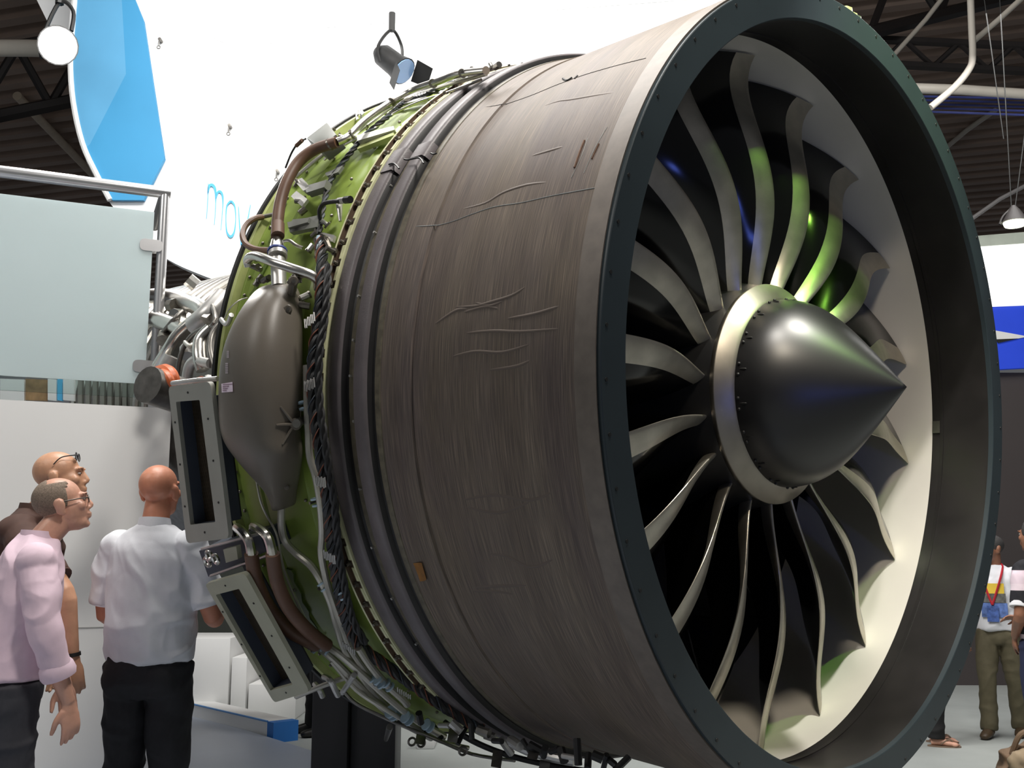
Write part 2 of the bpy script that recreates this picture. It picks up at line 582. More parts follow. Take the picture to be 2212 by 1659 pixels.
# splice plates wrapped over the ribs, with their black cord
for (pa_, pb_, r) in (((838, 371), (884, 318), 1.556), ((908, 338), (946, 302), 1.550)):
    A = C(*pa_, r); B = C(*pb_, r)
    t0 = math.degrees(math.atan2(A.z, A.y)) % 360; t1 = math.degrees(math.atan2(B.z, B.y)) % 360
    x0 = -1.168 if r > 1.553 else -1.026
    lathe('rib_splice_cover', [(x0 + 0.012, r - 0.030), (x0 + 0.006, r - 0.004), (x0 - 0.004, r + 0.006), (x0 - 0.07, r + 0.006), (x0 - 0.078, r - 0.02)], M_rib, ENG, 12, th0=min(t0, t1), th1=max(t0, t1), sharp=60)
for path in ([(840, 355), (850, 353), (857, 358), (862, 364)], [(873, 344), (882, 345), (895, 342), (905, 341), (911, 346), (915, 353)], [(931, 331), (937, 333), (943, 331)]):
    tube('lacing_cord', [C(px, py, 1.566) for px, py in path], 0.0035, M_cable, ENG, 6)

# bolted flange between barrel and green case
M_lipb = mat('bright_flange_edge', s2l(205, 205, 165), 0.35, var=0.12, scale=20)
M_chan = mat('brown_flange_channel', s2l(84, 66, 50), 0.5, var=0.25, scale=20)
lathe('forward_flange', [(-1.250, 1.530), (-1.252, 1.559), (-1.256, 1.562), (-1.260, 1.560), (-1.261, 1.556), (-1.293, 1.556), (-1.295, 1.572), (-1.300, 1.575), (-1.306, 1.572), (-1.308, 1.520)], [M_lipb, M_chan], ENG, 256, sharp=30, mats=[0, 0, 0, 0, 1, 1, 0, 0, 0])
bm = bmesh.new()
bmesh.ops.create_cone(bm, cap_ends=True, segments=6, radius1=0.0125, radius2=0.0125, depth=0.008, matrix=Matrix.Translation((0, 0, 0.004)))
bmesh.ops.create_cone(bm, cap_ends=True, segments=8, radius1=0.0070, radius2=0.0062, depth=0.012, matrix=Matrix.Translation((0, 0, 0.014)))
bolt0 = from_bm('flange_bolt', bm, M_bolt, ENG)
shim0 = None
for k in range(66):
    th = 80 + 3.2 * k
    p = cyl(-1.281, 1.556, th)
    Mx = axes(p, radial(p))
    if k == 0:
        bolt0.matrix_local = Mx
    else:
        share('flange_bolt', bolt0, ENG, Mx)
    q = cyl(-1.264, 1.560, th + 1.6)
    Mx = axes(q, radial(q), (1, 0, 0))
    if shim0 is None:
        shim0 = box('flange_shim', (0.013, 0.056, 0.007), M_lipb, ENG)
        shim0.matrix_local = Mx
    else:
        share('flange_shim', shim0, ENG, Mx)

# green case
gp = [(-1.300, 1.528), (-1.36, 1.530), (-1.44, 1.534), (-1.452, 1.540), (-1.460, 1.534), (-1.60, 1.536), (-1.75, 1.538), (-1.762, 1.545), (-1.772, 1.539), (-1.90, 1.542), (-1.915, 1.556), (-1.93, 1.560)]
lathe('green_fan_frame_case', gp, M_green, ENG, 192)
lathe('aft_lip_ring', [(-1.925, 1.556), (-1.930, 1.590), (-1.946, 1.594), (-1.950, 1.560)], M_greenl, ENG, 192)
lathe('aft_black_seal', [(-1.948, 1.560), (-1.952, 1.603), (-1.968, 1.606), (-1.980, 1.598), (-1.985, 1.50)], M_black, ENG, 192)
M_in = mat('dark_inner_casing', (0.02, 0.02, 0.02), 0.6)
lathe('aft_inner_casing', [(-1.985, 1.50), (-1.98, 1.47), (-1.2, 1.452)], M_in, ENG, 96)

# front rim, liner, duct
lathe('front_rim', [(-0.020, 1.400), (0.000, 1.4005), (0.002, 1.403), (0.002, 1.512), (0.0, 1.515), (-0.020, 1.515)], M_rim, ENG, 256, sharp=30)
lathe('dark_inlet_liner', [(-0.019, 1.4002), (-0.05, 1.402), (-0.10, 1.409), (-0.20, 1.420), (-0.245, 1.425), (-0.2455, 1.421), (-0.262, 1.423), (-0.2625, 1.427), (-0.303, 1.430)], M_liner, ENG, 256, sharp=20)
lathe('pale_fan_track_liner', [(-0.303, 1.4295), (-0.36, 1.440), (-0.42, 1.449), (-0.50, 1.452), (-1.02, 1.452)], M_duct, ENG, 256)
lathe('inner_duct', [(-1.02, 1.452), (-1.2, 1.4515)], M_in, ENG, 96)
bm = bmesh.new()
bmesh.ops.create_cone(bm, cap_ends=True, segments=10, radius1=0.0065, radius2=0.006, depth=0.003)
sb = from_bm('rim_screw', bm, M_black, ENG)
for k in range(60):
    p = cyl(0.0025, 1.492, 6 * k + 2)
    Mx = axes(p, (1, 0, 0))
    if k == 0: sb.matrix_local = Mx
    else: share('rim_screw', sb, ENG, Mx)
lathe('liner_joint_tab', [(-0.262, 1.4215), (-0.262, 1.4195), (-0.302, 1.4255), (-0.303, 1.429)], M_dsteel, ENG, 3, th0=-5, th1=-2.6)

# spinner, ring, hub
sp = []
for i in range(41):
    t = i / 40.0                         # 0 base .. 1 tip
    x = -0.293 + t * 0.502
    if t < 0.45:
        r = 0.378 + 0.040 * math.sin(min(1, t / 0.16) * pi / 2) * 0.12 - 0.36 * t * t * 0.62
    sp.append([x, 0])
# ogive near the base blending into a straight cone
def spin_r(t):
    cone = 0.004 + (1 - t) * 0.525
    ell = 0.378 * math.sqrt(max(0.0, 1 - (t / 1.04) ** 2.0))
    k = 20.0
    return max(0.0, -math.log(math.exp(-k * cone) + math.exp(-k * ell) + 0.0) / k) if t < 0.999 else 0.0
for i in range(41):
    t = i / 40.0
    sp[i] = (-0.293 + t * 0.502, max(0.0, spin_r(t)))
k0 = 0.378 / sp[0][1]
sp = [(x, r * (1 + (k0 - 1) * (1 - i / 40)) if i < 38 else r) for i, (x, r) in enumerate(sp)]
tipr = sp[37][1]
for i in (38, 39, 40):
    sp[i] = (sp[i][0], tipr * (40 - i) / 3)
lathe('spinner_cone', sp, M_spin, ENG, 160, sharp=40)
lathe('spinner_ring', [(-0.288, 0.374), (-0.290, 0.3805), (-0.300, 0.388), (-0.336, 0.444), (-0.342, 0.446), (-0.36, 0.44)], M_sring, ENG, 160, sharp=50)
lathe('fan_hub', [(-0.34, 0.435), (-0.40, 0.452), (-0.60, 0.50), (-0.85, 0.55), (-0.86, 0.3)], M_spin, ENG, 96)
bm = bmesh.new()
bmesh.ops.create_uvsphere(bm, u_segments=10, v_segments=6, radius=0.0065)
sb2 = from_bm('spinner_screw', bm, M_black, ENG)
bm = bmesh.new()
bmesh.ops.create_uvsphere(bm, u_segments=10, v_segments=6, radius=1.0)
bmesh.ops.scale(bm, vec=(0.0042, 0.016, 0.003), verts=bm.verts)
sl2 = from_bm('spinner_slot', bm, M_black, ENG)
f1 = f2 = True
def spin_at(x):
    for i in range(40):
        if sp[i][0] <= x <= sp[i + 1][0]:
            t = (x - sp[i][0]) / (sp[i + 1][0] - sp[i][0])
            return sp[i][1] * (1 - t) + sp[i + 1][1] * t
for k in range(18):
    th = 9 + 20 * k
    for dth, dx in ((-3.2, 0.018), (3.2, 0.018)):
        p = cyl(-0.293 + dx, spin_at(-0.293 + dx) + 0.0015, th + dth)
        Mx = axes(p, radial(p))
        if f1: sb2.matrix_local = Mx; f1 = False
        else: share('spinner_screw', sb2, ENG, Mx)
    p = cyl(-0.293 + 0.035, spin_at(-0.258) + 0.001, th)
    Mx = axes(p, radial(p), radial(p).cross(Vector((1, 0, 0))))
    if f2: sl2.matrix_local = Mx; f2 = False
    else: share('spinner_slot', sl2, ENG, Mx)

# fan blades
LEX = (-0.3782, 0.1146, 0.6634, -2.1722, 1.3472)
LET = (0.0817, -0.5079, 1.3398, -1.1415, 0.2351)
def poly(c, s):
    return sum(k * s ** i for i, k in enumerate(c))
def blade_line(s, steps=24):
    """points of the mean line from leading to trailing edge at span s, with arc length"""
    r = 0.45 + 0.99 * s
    b0 = 0.4044 + 2.3648 * s - 1.6204 * s * s
    ds = 0.0541 + 0.137 * s - 0.0955 * s * s
    b1 = rad(-2 + 40 * s + 16 * s * s)
    ch = 0.40 + 0.24 * s - 0.12 * s * s
    x = poly(LEX, s); a = poly(LET, s)
    out = [(x, a)]
    for i in range(steps):
        u = (i + 0.5) / steps
        L = u * ch
        if L < ds:
            b = b0
        else:
            q = (L - ds) / (ch - ds)
            b = b0 + (rad(18 + 62 * s - 20 * s * s) - b0) * min(1, q * 3) if q < 0.33 else rad(18 + 62 * s - 20 * s * s) + (b1 - rad(18 + 62 * s - 20 * s * s)) * (q - 0.33) / 0.67
        x -= ch / steps * cos(b)
        a += ch / steps * sin(b) / r
        out.append((x, a))
    return r, out, ch, ds
def blade_mesh(name, u0, u1, nu, grow, m, parent, ns=30, to_strip=None):
    V, F = [], []
    rows = []
    for j in range(ns + 1):
        s = -0.03 + 1.03 * j / ns
        r, line, ch, ds = blade_line(s)
        us = ds / ch
        lo = 0.0 if u0 == 0 else us - 0.012
        hi = us if u0 == 0 else 1.0
        tmax = (0.016 - 0.0115 * s)
        ring = []
        pts = []
        for i in range(nu + 1):
            u = lo + (hi - lo) * (i / nu) ** (1.5 if u0 == 0 else 1.0)
            q = u * (len(line) - 1)
            k = min(len(line) - 2, int(q))
            f = q - k
            x = line[k][0] * (1 - f) + line[k + 1][0] * f
            a = line[k][1] * (1 - f) + line[k + 1][1] * f
            dx = line[k + 1][0] - line[k][0]; da = (line[k + 1][1] - line[k][1]) * r
            l = math.hypot(dx, da)
            nx, na = -da / l, dx / l
            th = tmax * (min(1, math.sqrt(u / 0.10)) if u < 0.10 else 1.0) * (1 - 0.85 * max(0, (u - 0.3) / 0.7)) + grow
            if u0 == 0 and i == 0:
                th = 0.0012
            pts.append((x, a, nx, na, th))
        for sgn in (1, -1):
            seq = pts if sgn == 1 else list(reversed(pts))
            for (x, a, nx, na, th) in seq:
                aa = a + sgn * na * th / r
                ring.append(Vector((x + sgn * nx * th, r * cos(aa), r * sin(aa))))
        rows.append(ring)
    n = len(rows[0])
    for ring in rows:
        V += ring
    for j in range(ns):
        for i in range(n):
            i2 = (i + 1) % n
            F.append((j * n + i, j * n + i2, (j + 1) * n + i2, (j + 1) * n + i))
    F.append(tuple(range(n)))
    F.append(tuple(reversed([ns * n + i for i in range(n)])))
    bm = bmesh.new()
    vs = [bm.verts.new(v) for v in V]
    for f in F:
        bm.faces.new([vs[i] for i in f])
    return from_bm(name, bm, m, parent, sharp=50)
b0 = blade_mesh('fan_blade', 0.1, 1.0, 16, 0.0, M_blade, ENG)
e0 = blade_mesh('leading_edge', 0.0, 1.0, 7, 0.0008, M_ti, b0)
e0['label'] = 'brushed titanium leading edge'
b0.rotation_euler = (rad(28.6 + 80), 0, 0)
for k in range(1, 18):
    q = b0.copy(); COL.objects.link(q); q.parent = ENG
    q.rotation_euler = (rad(28.6 + 80 - 20 * k), 0, 0)
    e = e0.copy(); COL.objects.link(e); e.parent = q
# outlet guide vanes and core behind the fan
ov = []
for j in range(13):
    r = 0.62 + (1.45 - 0.62) * j / 12
    ov.append((r, [(-1.10 - 0.03 * j / 12, -0.10), (-1.20, -0.035), (-1.32, 0.0), (-1.45, 0.0)]))
V, F = [], []
for r, l in ov:
    for sgn in (1, -1):
        for (x, a) in (l if sgn == 1 else reversed(l)):
            aa = a + sgn * 0.006 / r * (1 if -1.4 < x < -1.12 else 0.3)
            V.append((x, r * cos(aa), r * sin(aa)))
n = 8
for j in range(12):
    for i in range(n):
        F.append((j * n + i, j * n + (i + 1) % n, (j + 1) * n + (i + 1) % n, (j + 1) * n + i))
M_ogv = mat('dark_grey_guide_vane', (0.09, 0.09, 0.095), 0.35, var=0.1)
v0 = new('guide_vane', V, F, M_ogv, ENG)
for k in range(1, 30):
    o = share('guide_vane', v0, ENG); o.rotation_euler = (rad(12 * k), 0, 0)
lathe('core_fairing', [(-0.86, 0.40), (-0.90, 0.57), (-1.5, 0.66), (-2.2, 0.72)], M_in, ENG, 64)
lathe('dark_back_disc', [(-1.55, 0.60), (-1.56, 1.46)], M_in, ENG, 64)  # added dark disc standing for the deep shade behind the fan

# ---------------------------------------------------------------- engine dressing on the near side
def pipe(name, path, rad_, m, r=1.6, sides=10, sub=5, parent=None):
    pts = []
    for q in path:
        pts.append(C(q[0], q[1], q[2] if len(q) > 2 else r))
    return tube(name, pts, rad_, m, parent or ENG, sides, sub)

def collar(parent, name, p, axis, r, w, m, seg=14):
    """short ring around a tube"""
    V, F = tube_data([Vector(p) - Vector(axis).normalized() * w / 2, Vector(p) + Vector(axis).normalized() * w / 2], r, seg)
    return new(name, V, F, m, parent)

def along(path, r, i):
    a = C(*path[max(0, i - 1)][:2], r); b = C(*path[min(len(path) - 1, i + 1)][:2], r)
    return (b - a)

def plate(name, quad, r, th, m, parent=None, bevel=0.0):
    """thick plate lying on the case, corners given as pixels"""
    A = [C(q[0], q[1], q[2] if len(q) > 2 else r) for q in quad]
    nrm = radial(sum(A, Vector()) / len(A))
    return hull(name, A, [a - nrm * th for a in A], m, parent or ENG, bevel)

# oil tank: lofted along the circumference
tank_rows = [  # y, left px, right px, thickness
    (616, 590, 628, 0.008), (617.5, 566, 636, 0.028), (624, 556, 641, 0.055), (645, 540, 640, 0.085), (690, 510, 636, 0.105), (740, 486, 635, 0.118), (790, 474, 634, 0.124),
    (850, 472, 632, 0.126), (905, 473, 630, 0.124), (945, 479, 630, 0.118), (975, 500, 639, 0.108), (1005, 526, 637, 0.095), (1035, 555, 634, 0.075), (1060, 578, 631, 0.058), (1085, 588, 629, 0.050), (1096, 589, 629, 0.048), (1098, 592, 626, 0.040), (1099, 604, 616, 0.012)]
V, F = [], []
NS = 28
for (y, l, rr_, th) in tank_rows:
    rm = 1.560 + th
    a = C(l, y, rm + th * 0.55); b = C(rr_, y, rm - th * 0.2)
    c = (a + b) / 2
    nr = radial(c)
    ax = Vector((1, 0, 0))
    hw = abs(b.x - a.x) / 2 * 0.94
    yy = c
    for k in range(NS):
        q = 2 * pi * k / NS
        ca, sa = cos(q), sin(q)
        ex = math.copysign(abs(ca) ** 0.72, ca); ey = math.copysign(abs(sa) ** 0.72, sa)
        base = Vector((0, c.y, c.z)).normalized() * rm
        V.append(Vector((c.x, base.y, base.z)) + ax * hw * ex + nr * th * ey)
n = len(tank_rows)
for j in range(n - 1):
    for k in range(NS):
        F.append((j * NS + k, j * NS + (k + 1) % NS, (j + 1) * NS + (k + 1) % NS, (j + 1) * NS + k))
F.append(tuple(reversed(range(NS)))); F.append(tuple((n - 1) * NS + k for k in range(NS)))
bm = bmesh.new()
vs = [bm.verts.new(v) for v in V]
for f in F: bm.faces.new([vs[i] for i in f])
bmesh.ops.recalc_face_normals(bm, faces=bm.faces)
tank = from_bm('oil_tank', bm, M_tank, ENG, sharp=60)
sm = tank.modifiers.new('soften', 'SUBSURF'); sm.levels = 1; sm.render_levels = 2
tank['label'] = 'warm grey moulded oil tank'
from mathutils.bvhtree import BVHTree
_dg = bpy.context.evaluated_depsgraph_get()
_tm = tank.evaluated_get(_dg).to_mesh()
_bv = BVHTree.FromPolygons([v.co.copy() for v in _tm.vertices], [tuple(p.vertices) for p in _tm.polygons])
def T(px, py, fallback):
    """point of the tank's skin seen at a pixel"""
    h = _bv.ray_cast(EO, eray(px, py))
    return h[0] if h[0] is not None else C(px, py, fallback)
# bosses, clevis and ribs on the tank
def boss(px, py, r, rad_, h, parent=tank, m=M_tank):
    p = T(px, py, r)
    d = (EO - p).normalized()
    V, F = tube_data([p - d * 0.03, p + d * h * 0.8, p + d * h], [rad_, rad_, rad_ * 0.8], 14)
    b = new('tank_boss', V, F, m, parent)
    V, F = tube_data([p + d * h * 0.9, p + d * (h + 0.004)], rad_ * 0.4, 8)
    new('boss_bolt', V, F, M_dsteel, parent)
    return p, d
boss(622, 667, 1.70, 0.016, 0.012)
p, d = boss(634, 607, 1.665, 0.020, 0.022)
tube('clevis_arm', [C(622, 660, 1.62), C(630, 630, 1.64), C(634, 607, 1.655)], 0.017, M_tank, tank)
p, d = boss(639, 916, 1.66, 0.022, 0.030)
for (q, e) in ((606, 878), (596, 918), (610, 960)):
    tube('stiffening_web', [T(636, 916, 1.675) + (EO - T(636, 916, 1.675)).normalized() * 0.015, T(q, e, 1.69)], [0.007, 0.004], M_tank, tank, 6)
tube('pivot_strut', [C(640, 915, 1.66), C(655, 908, 1.60), C(668, 905, 1.55)], 0.016, M_dsteel, ENG)
boss(620, 1053, 1.625, 0.010, 0.010)
M_label = mat('white_paper_label', s2l(232, 214, 228), 0.6, var=0.06, scale=60)
M_ink = mat('faded_label_ink', s2l(150, 120, 140), 0.6)
def patch(name, quad, r, m, parent, lift=0.003):
    A = [(T(q[0], q[1], r) if parent is tank else C(q[0], q[1], r)) for q in quad]
    d = (EO - A[0]).normalized()
    return hull(name, [a + d * lift for a in A], A, m, parent)
pl_ = patch('paper_label', [(478, 829), (502, 825), (503, 846), (479, 848)], 1.845, M_label, tank, 0.009)
for k in range(4):
    y = 829 + 4.4 * k
    w = (24, 15, 12, 9)[k]
    patch('label_text_line', [(481, y + 1), (481 + w * .85, y), (481 + w * .85, y + 1.6), (481, y + 2.6)], 1.8455, M_ink, tank, 0.0105)
M_stencil = mat('pale_stencil_ink', s2l(170, 160, 165), 0.6)
for (x0, y0, x1, y1) in ((490, 758, 495, 774), (487, 784, 493, 808)):
    for k in range(6):
        yy = y0 + (y1 - y0) * k / 6
        patch('stencil_mark', [(x0, yy), (x1, yy), (x1 - 0.5, yy + (y1 - y0) / 9), (x0 - 0.5, yy + (y1 - y0) / 9)], 1.835, M_stencil, tank, 0.004)

# heat exchangers: shallow boxes whose open face looks outward from the case
def on_plane(px, py, p0, n):
    d = eray(px, py)
    return EO + d * ((p0 - EO).dot(n) / d.dot(n))

def cooler(outer, inner, centre, r0, m, depth, nf=26, tilt=0.0):
    p0 = C(centre[0], centre[1], r0)
    nrm = (radial(p0) + Vector((tilt, 0, 0))).normalized()
    O0 = [on_plane(px, py, p0, nrm) for px, py in outer]
    I0 = [on_plane(px, py, p0, nrm) for px, py in inner]
    O = round_poly(O0, 0.028)
    I = round_poly(I0, 0.006)
    fr = frame_solid('heat_exchanger_frame', O, I, nrm * -0.018, m, ENG)
    ci = sum(I0, Vector()) / 4
    body = frame_solid('heat_exchanger_body', [ci + (p - ci) * 1.04 - nrm * 0.017 for p in I0], [p - nrm * 0.017 for p in I0], nrm * -depth, M_inner, ENG)
    tl, tr, br, bl = [p - nrm * 0.085 for p in I0]
    hull('cooler_core', [tl, tr, br, bl], [p - nrm * 0.03 for p in (tl, tr, br, bl)], M_black, body)
    for k in range(nf):
        t = (k + 0.5) / nf
        a = tl * (1 - t) + tr * t; b = bl * (1 - t) + br * t
        s = (tr - tl) * (0.5 / nf)
        u = nrm * 0.02
        hull('cooler_fin', [a - s / 2 + u, a + s / 2 + u, b + s / 2 + u, b - s / 2 + u], [a - s / 2, a + s / 2, b + s / 2, b - s / 2], M_core, body)
    for i in range(4):
        p = O0[i]; q = O0[(i + 1) % 4]; pi_ = I0[i]; qi = I0[(i + 1) % 4]
        for t in ((0.2, 0.5, 0.8) if i % 2 else (0.5,)):
            c = ((p * (1 - t) + q * t) + (pi_ * (1 - t) + qi * t)) / 2
            V, F = tube_data([c, c + nrm * 0.003], 0.0042, 8)
            new('frame_rivet', V, F, M_black, fr)
    return O0, fr
O1, fr1 = cooler([(363, 835), (454, 824), (495, 1163), (403, 1174)], [(380, 868), (431, 864), (465, 1128), (411, 1134)], (430, 1000), 1.79, M_frame, 0.09)
O2, fr2 = cooler([(442, 1262), (528, 1238), (669, 1494), (592, 1518)], [(466, 1285), (516, 1272), (632, 1479), (584, 1492)], (557, 1378), 1.79, M_frame2, 0.09)
fr1['label'] = 'upper grey heat exchanger frame'; fr2['label'] = 'lower pale heat exchanger frame'
# shelf bracket joining the coolers
bq = [C(430, 1190, 1.70), C(560, 1150, 1.66), C(575, 1192, 1.66), C(450, 1246, 1.70)]
hull('cooler_bracket', bq, [p - radial(p) * 0.12 for p in bq], M_inner, ENG)
for a, b in (((436, 1186), (572, 1150)), ((455, 1244), (590, 1196))):
    tube('bracket_edge', [C(*a, 1.75), C(*b, 1.71)], 0.006, M_alu, ENG, 6, 1)
pq = [C(482, 1187, 1.75), C(510, 1180, 1.75), C(514, 1208, 1.75), C(488, 1216, 1.75)]
hull('bracket_pad', pq, [p - radial(p) * 0.02 for p in pq], M_frame2, ENG)
for c in ((452, 1200), (466, 1208), (448, 1214)):
    p = C(*c, 1.755)
    u = Vector((1, 0, 0)); v = radial(p).cross(u)
    ring = [p + (u * cos(2 * pi * k / 14) + v * sin(2 * pi * k / 14)) * 0.018 for k in range(15)]
    tube('fluid_coupling', ring, 0.008, M_steel, ENG, 6, 1, cap=False)
tube('cooler_top_pipe', [C(372, 828, 1.74), C(420, 822, 1.72), C(470, 818, 1.70)], 0.010, M_alu, ENG, 8, 1)

# coolant elbows and brown hoses
pipe('steel_elbow', [(512, 1140, 1.68), (524, 1150, 1.73), (538, 1170, 1.76), (544, 1200, 1.77)], 0.0185, M_steel)
pipe('steel_elbow', [(548, 1137, 1.66), (562, 1144, 1.71), (580, 1163, 1.74), (589, 1200, 1.75)], 0.0185, M_steel)
pipe('brown_hose', [(543, 1196, 1.77), (549, 1235, 1.77), (563, 1278, 1.76), (588, 1322, 1.74), (625, 1362, 1.71), (660, 1382, 1.68), (682, 1394, 1.65)], 0.0265, M_hose, sides=14)
pipe('brown_hose', [(589, 1196, 1.75), (594, 1235, 1.75), (605, 1275, 1.74), (627, 1318, 1.72), (658, 1355, 1.70), (684, 1378, 1.67), (706, 1394, 1.64)], 0.0265, M_hose, sides=14)
# big brown hose over the top
hp = [(598, 516, 1.66), (600, 475, 1.67), (606, 435, 1.68), (620, 392, 1.69), (645, 350, 1.69), (680, 323, 1.68), (728, 307, 1.66)]
pipe('brown_hose', hp, 0.0235, M_hose, sides=14)
collar(ENG, 'hose_cuff', C(600, 497, 1.666), C(600, 480, 1.666) - C(600, 510, 1.666), 0.0262, 0.07, M_hose)
pipe('brown_hose', [(566, 469, 1.60), (548, 473, 1.64), (530, 488, 1.66), (524, 508, 1.67), (532, 528, 1.67), (555, 539, 1.67), (588, 541, 1.66)], 0.0125, M_hose)
pipe('hose_fitting', [(565, 469, 1.60), (592, 463, 1.57)], 0.009, M_dsteel, sub=1)
# fittings under the big hose
pipe('hose_nozzle', [(598, 513, 1.66), (598, 540, 1.66)], [0.018, 0.032], M_steel, sides=16, sub=1)
collar(ENG, 'blue_seal_band', C(599, 544, 1.66), C(599, 530, 1.66) - C(599, 550, 1.66), 0.039, 0.008, M_bluec)
collar(ENG, 'pipe_flange', C(600, 551, 1.66), C(600, 540, 1.66) - C(600, 560, 1.66), 0.037, 0.018, M_alu)
pipe('filler_neck', [(600, 552, 1.655), (602, 590, 1.65), (603, 620, 1.645)], 0.029, M_alu, sides=16, sub=1)
pipe('vent_pipe', [(538, 575, 1.66), (536, 560, 1.68), (552, 553, 1.70), (590, 566, 1.71), (640, 583, 1.67), (672, 594, 1.63), (686, 606, 1.60), (687, 622, 1.57)], 0.0185, M_steel, sides=12)
for (x, y) in ((553, 578), (575, 603), (632, 602), (558, 606), (645, 596)):
    p = C(x, y, 1.64)
    collar(ENG, 'drain_fitting', p, Vector((random.uniform(-1, 1), random.uniform(-.3, .3), random.uniform(-.6, .6))), 0.011, 0.05, M_dsteel)
    collar(ENG, 'drain_fitting_nut', p + Vector((0.012, 0, 0)), Vector((1, 0, 0.1)), 0.015, 0.014, M_bolt, 6)
# top runs
pipe('air_pipe', [(728, 307, 1.66), (755, 294, 1.64), (785, 264, 1.62), (830, 231, 1.61), (885, 198, 1.61), (940, 178, 1.61), (990, 160, 1.61), (1050, 152, 1.60)], 0.0165, M_steel, sides=12)
pipe('air_pipe', [(640, 382, 1.58), (700, 332, 1.60), (748, 300, 1.60), (792, 272, 1.585), (850, 228, 1.58), (900, 206, 1.58), (960, 186, 1.58), (1050, 160, 1.58)], 0.0085, M_cream)
pipe('air_pipe', [(700, 345, 1.565), (735, 318, 1.575), (800, 283, 1.575), (850, 246, 1.57), (905, 220, 1.57), (960, 202, 1.565), (1040, 172, 1.565)], 0.006, M_steel)
sl = [(690, 505), (700, 440), (714, 392), (742, 350), (790, 292), (840, 250), (880, 216), (930, 200), (975, 170)]
def braid(name, path, r, off, rad_, turns, mats_, n=3):
    P = smooth_path([C(q[0], q[1], q[2] if len(q) > 2 else r) for q in path], 16)
    main = None
    for k in range(n):
        V, F = tube_data(P, rad_, 6, off=off, turns=turns, phase=2 * pi * k / n)
        new(name, V, F, mats_[k % len(mats_)], ENG)
braid('twisted_cable', sl, 1.575, 0.006, 0.0065, 9, [M_cable, M_slate, M_cable])
# lifting lug
lug = C(778, 252, 1.60)
lm = bmesh.new()
pts = [C(770, 262, 1.575), C(769, 246, 1.60), C(774, 237, 1.615), C(781, 236, 1.615), C(787, 243, 1.60), C(786, 258, 1.575)]
inn = [lug + (p - lug) * 0.42 for p in pts]
frame_solid('lifting_lug', pts, inn, Vector((-0.012, 0, 0)), M_alu, ENG)
# electronics boxes and small brackets
plate('control_box', [(662, 298, 1.66), (706, 264, 1.66), (726, 290, 1.66), (690, 318, 1.66)], 1.66, 0.07, M_greybox, bevel=0.004)
plate('control_box', [(622, 492, 1.60), (664, 480, 1.60), (668, 470, 1.60), (632, 474, 1.60)], 1.60, 0.05, M_greybox)
plate('control_box', [(658, 402, 1.60), (706, 388, 1.60), (700, 404, 1.60), (662, 416, 1.60)], 1.60, 0.03, M_greybox)
plate('mount_bracket', [(620, 480, 1.59), (690, 464, 1.59), (684, 490, 1.59), (626, 502, 1.59)], 1.59, 0.02, M_greybox)
plate('mount_bracket', [(702, 374, 1.585), (740, 358, 1.585), (730, 372, 1.585), (706, 380, 1.585)], 1.585, 0.012, M_greybox)
plate('mount_bracket', [(628, 424, 1.59), (640, 412, 1.59), (664, 430, 1.59), (652, 446, 1.59)], 1.59, 0.012, M_alu)
plate('mount_bracket', [(635, 390, 1.60), (652, 384, 1.60), (668, 405, 1.60), (655, 412, 1.60)], 1.60, 0.03, M_alu)
plate('mount_bracket', [(690, 500, 1.57), (722, 508, 1.57), (718, 522, 1.57), (688, 514, 1.57)], 1.57, 0.012, M_alu)
plate('rail_bracket', [(770, 292, 1.59), (850, 272, 1.575), (852, 280, 1.575), (772, 304, 1.59)], 1.58, 0.02, M_alu)
plate('rail_bracket', [(845, 218, 1.575), (920, 206, 1.57), (922, 214, 1.57), (848, 228, 1.575)], 1.57, 0.02, M_alu)
plate('rail_bracket', [(770, 312, 1.57), (850, 286, 1.57), (850, 292, 1.57), (772, 322, 1.57)], 1.57, 0.02, M_greenl)
pipe('sensor_lead', [(692, 476, 1.58), (690, 455, 1.60), (700, 440, 1.61), (725, 435, 1.61), (738, 434, 1.60)], 0.0085, M_cable)
pipe('sensor_plug', [(732, 434, 1.60), (748, 432, 1.60)], 0.013, M_alu, sub=1)
pipe('sensor_plug', [(746, 432, 1.60), (757, 431, 1.60)], 0.0145, M_black, sub=1)
pipe('sensor_stem', [(733, 440, 1.58), (735, 478, 1.56)], [0.014, 0.006], M_alu, sub=1)
pipe('sensor_lead', [(612, 522, 1.60), (625, 520, 1.60), (640, 530, 1.59), (655, 536, 1.58)], 0.007, M_steel)
pipe('sensor_lead', [(617, 362, 1.58), (630, 330, 1.63), (645, 308, 1.65), (660, 300, 1.66)], 0.0045, M_cable)
pipe('plug_boot', [(640, 315, 1.65), (653, 303, 1.66)], 0.009, M_hose, sub=1)
random.seed(11)
for (x, y) in ((688, 520), (700, 513), (708, 528), (680, 505), (715, 540), (672, 535), (690, 545), (700, 480), (655, 455), (645, 435), (640, 398), (668, 480), (735, 300), (725, 285), (760, 300), (985, 152), (1005, 148), (1020, 146), (1045, 142), (1060, 140), (1075, 142), (660, 640), (658, 660)):
    p = C(x, y, 1.575 + random.random() * 0.02)
    a = Vector((random.uniform(-1, 1), random.uniform(-1, 1), random.uniform(-1, 1)))
    collar(ENG, 'connector_body', p, a, random.uniform(0.008, 0.015), random.uniform(0.02, 0.045), random.choice([M_dsteel, M_alu, M_bolt]), 8)
    collar(ENG, 'connector_nut', p + a.normalized() * 0.016, a, random.uniform(0.013, 0.018), 0.008, M_bolt, 6)
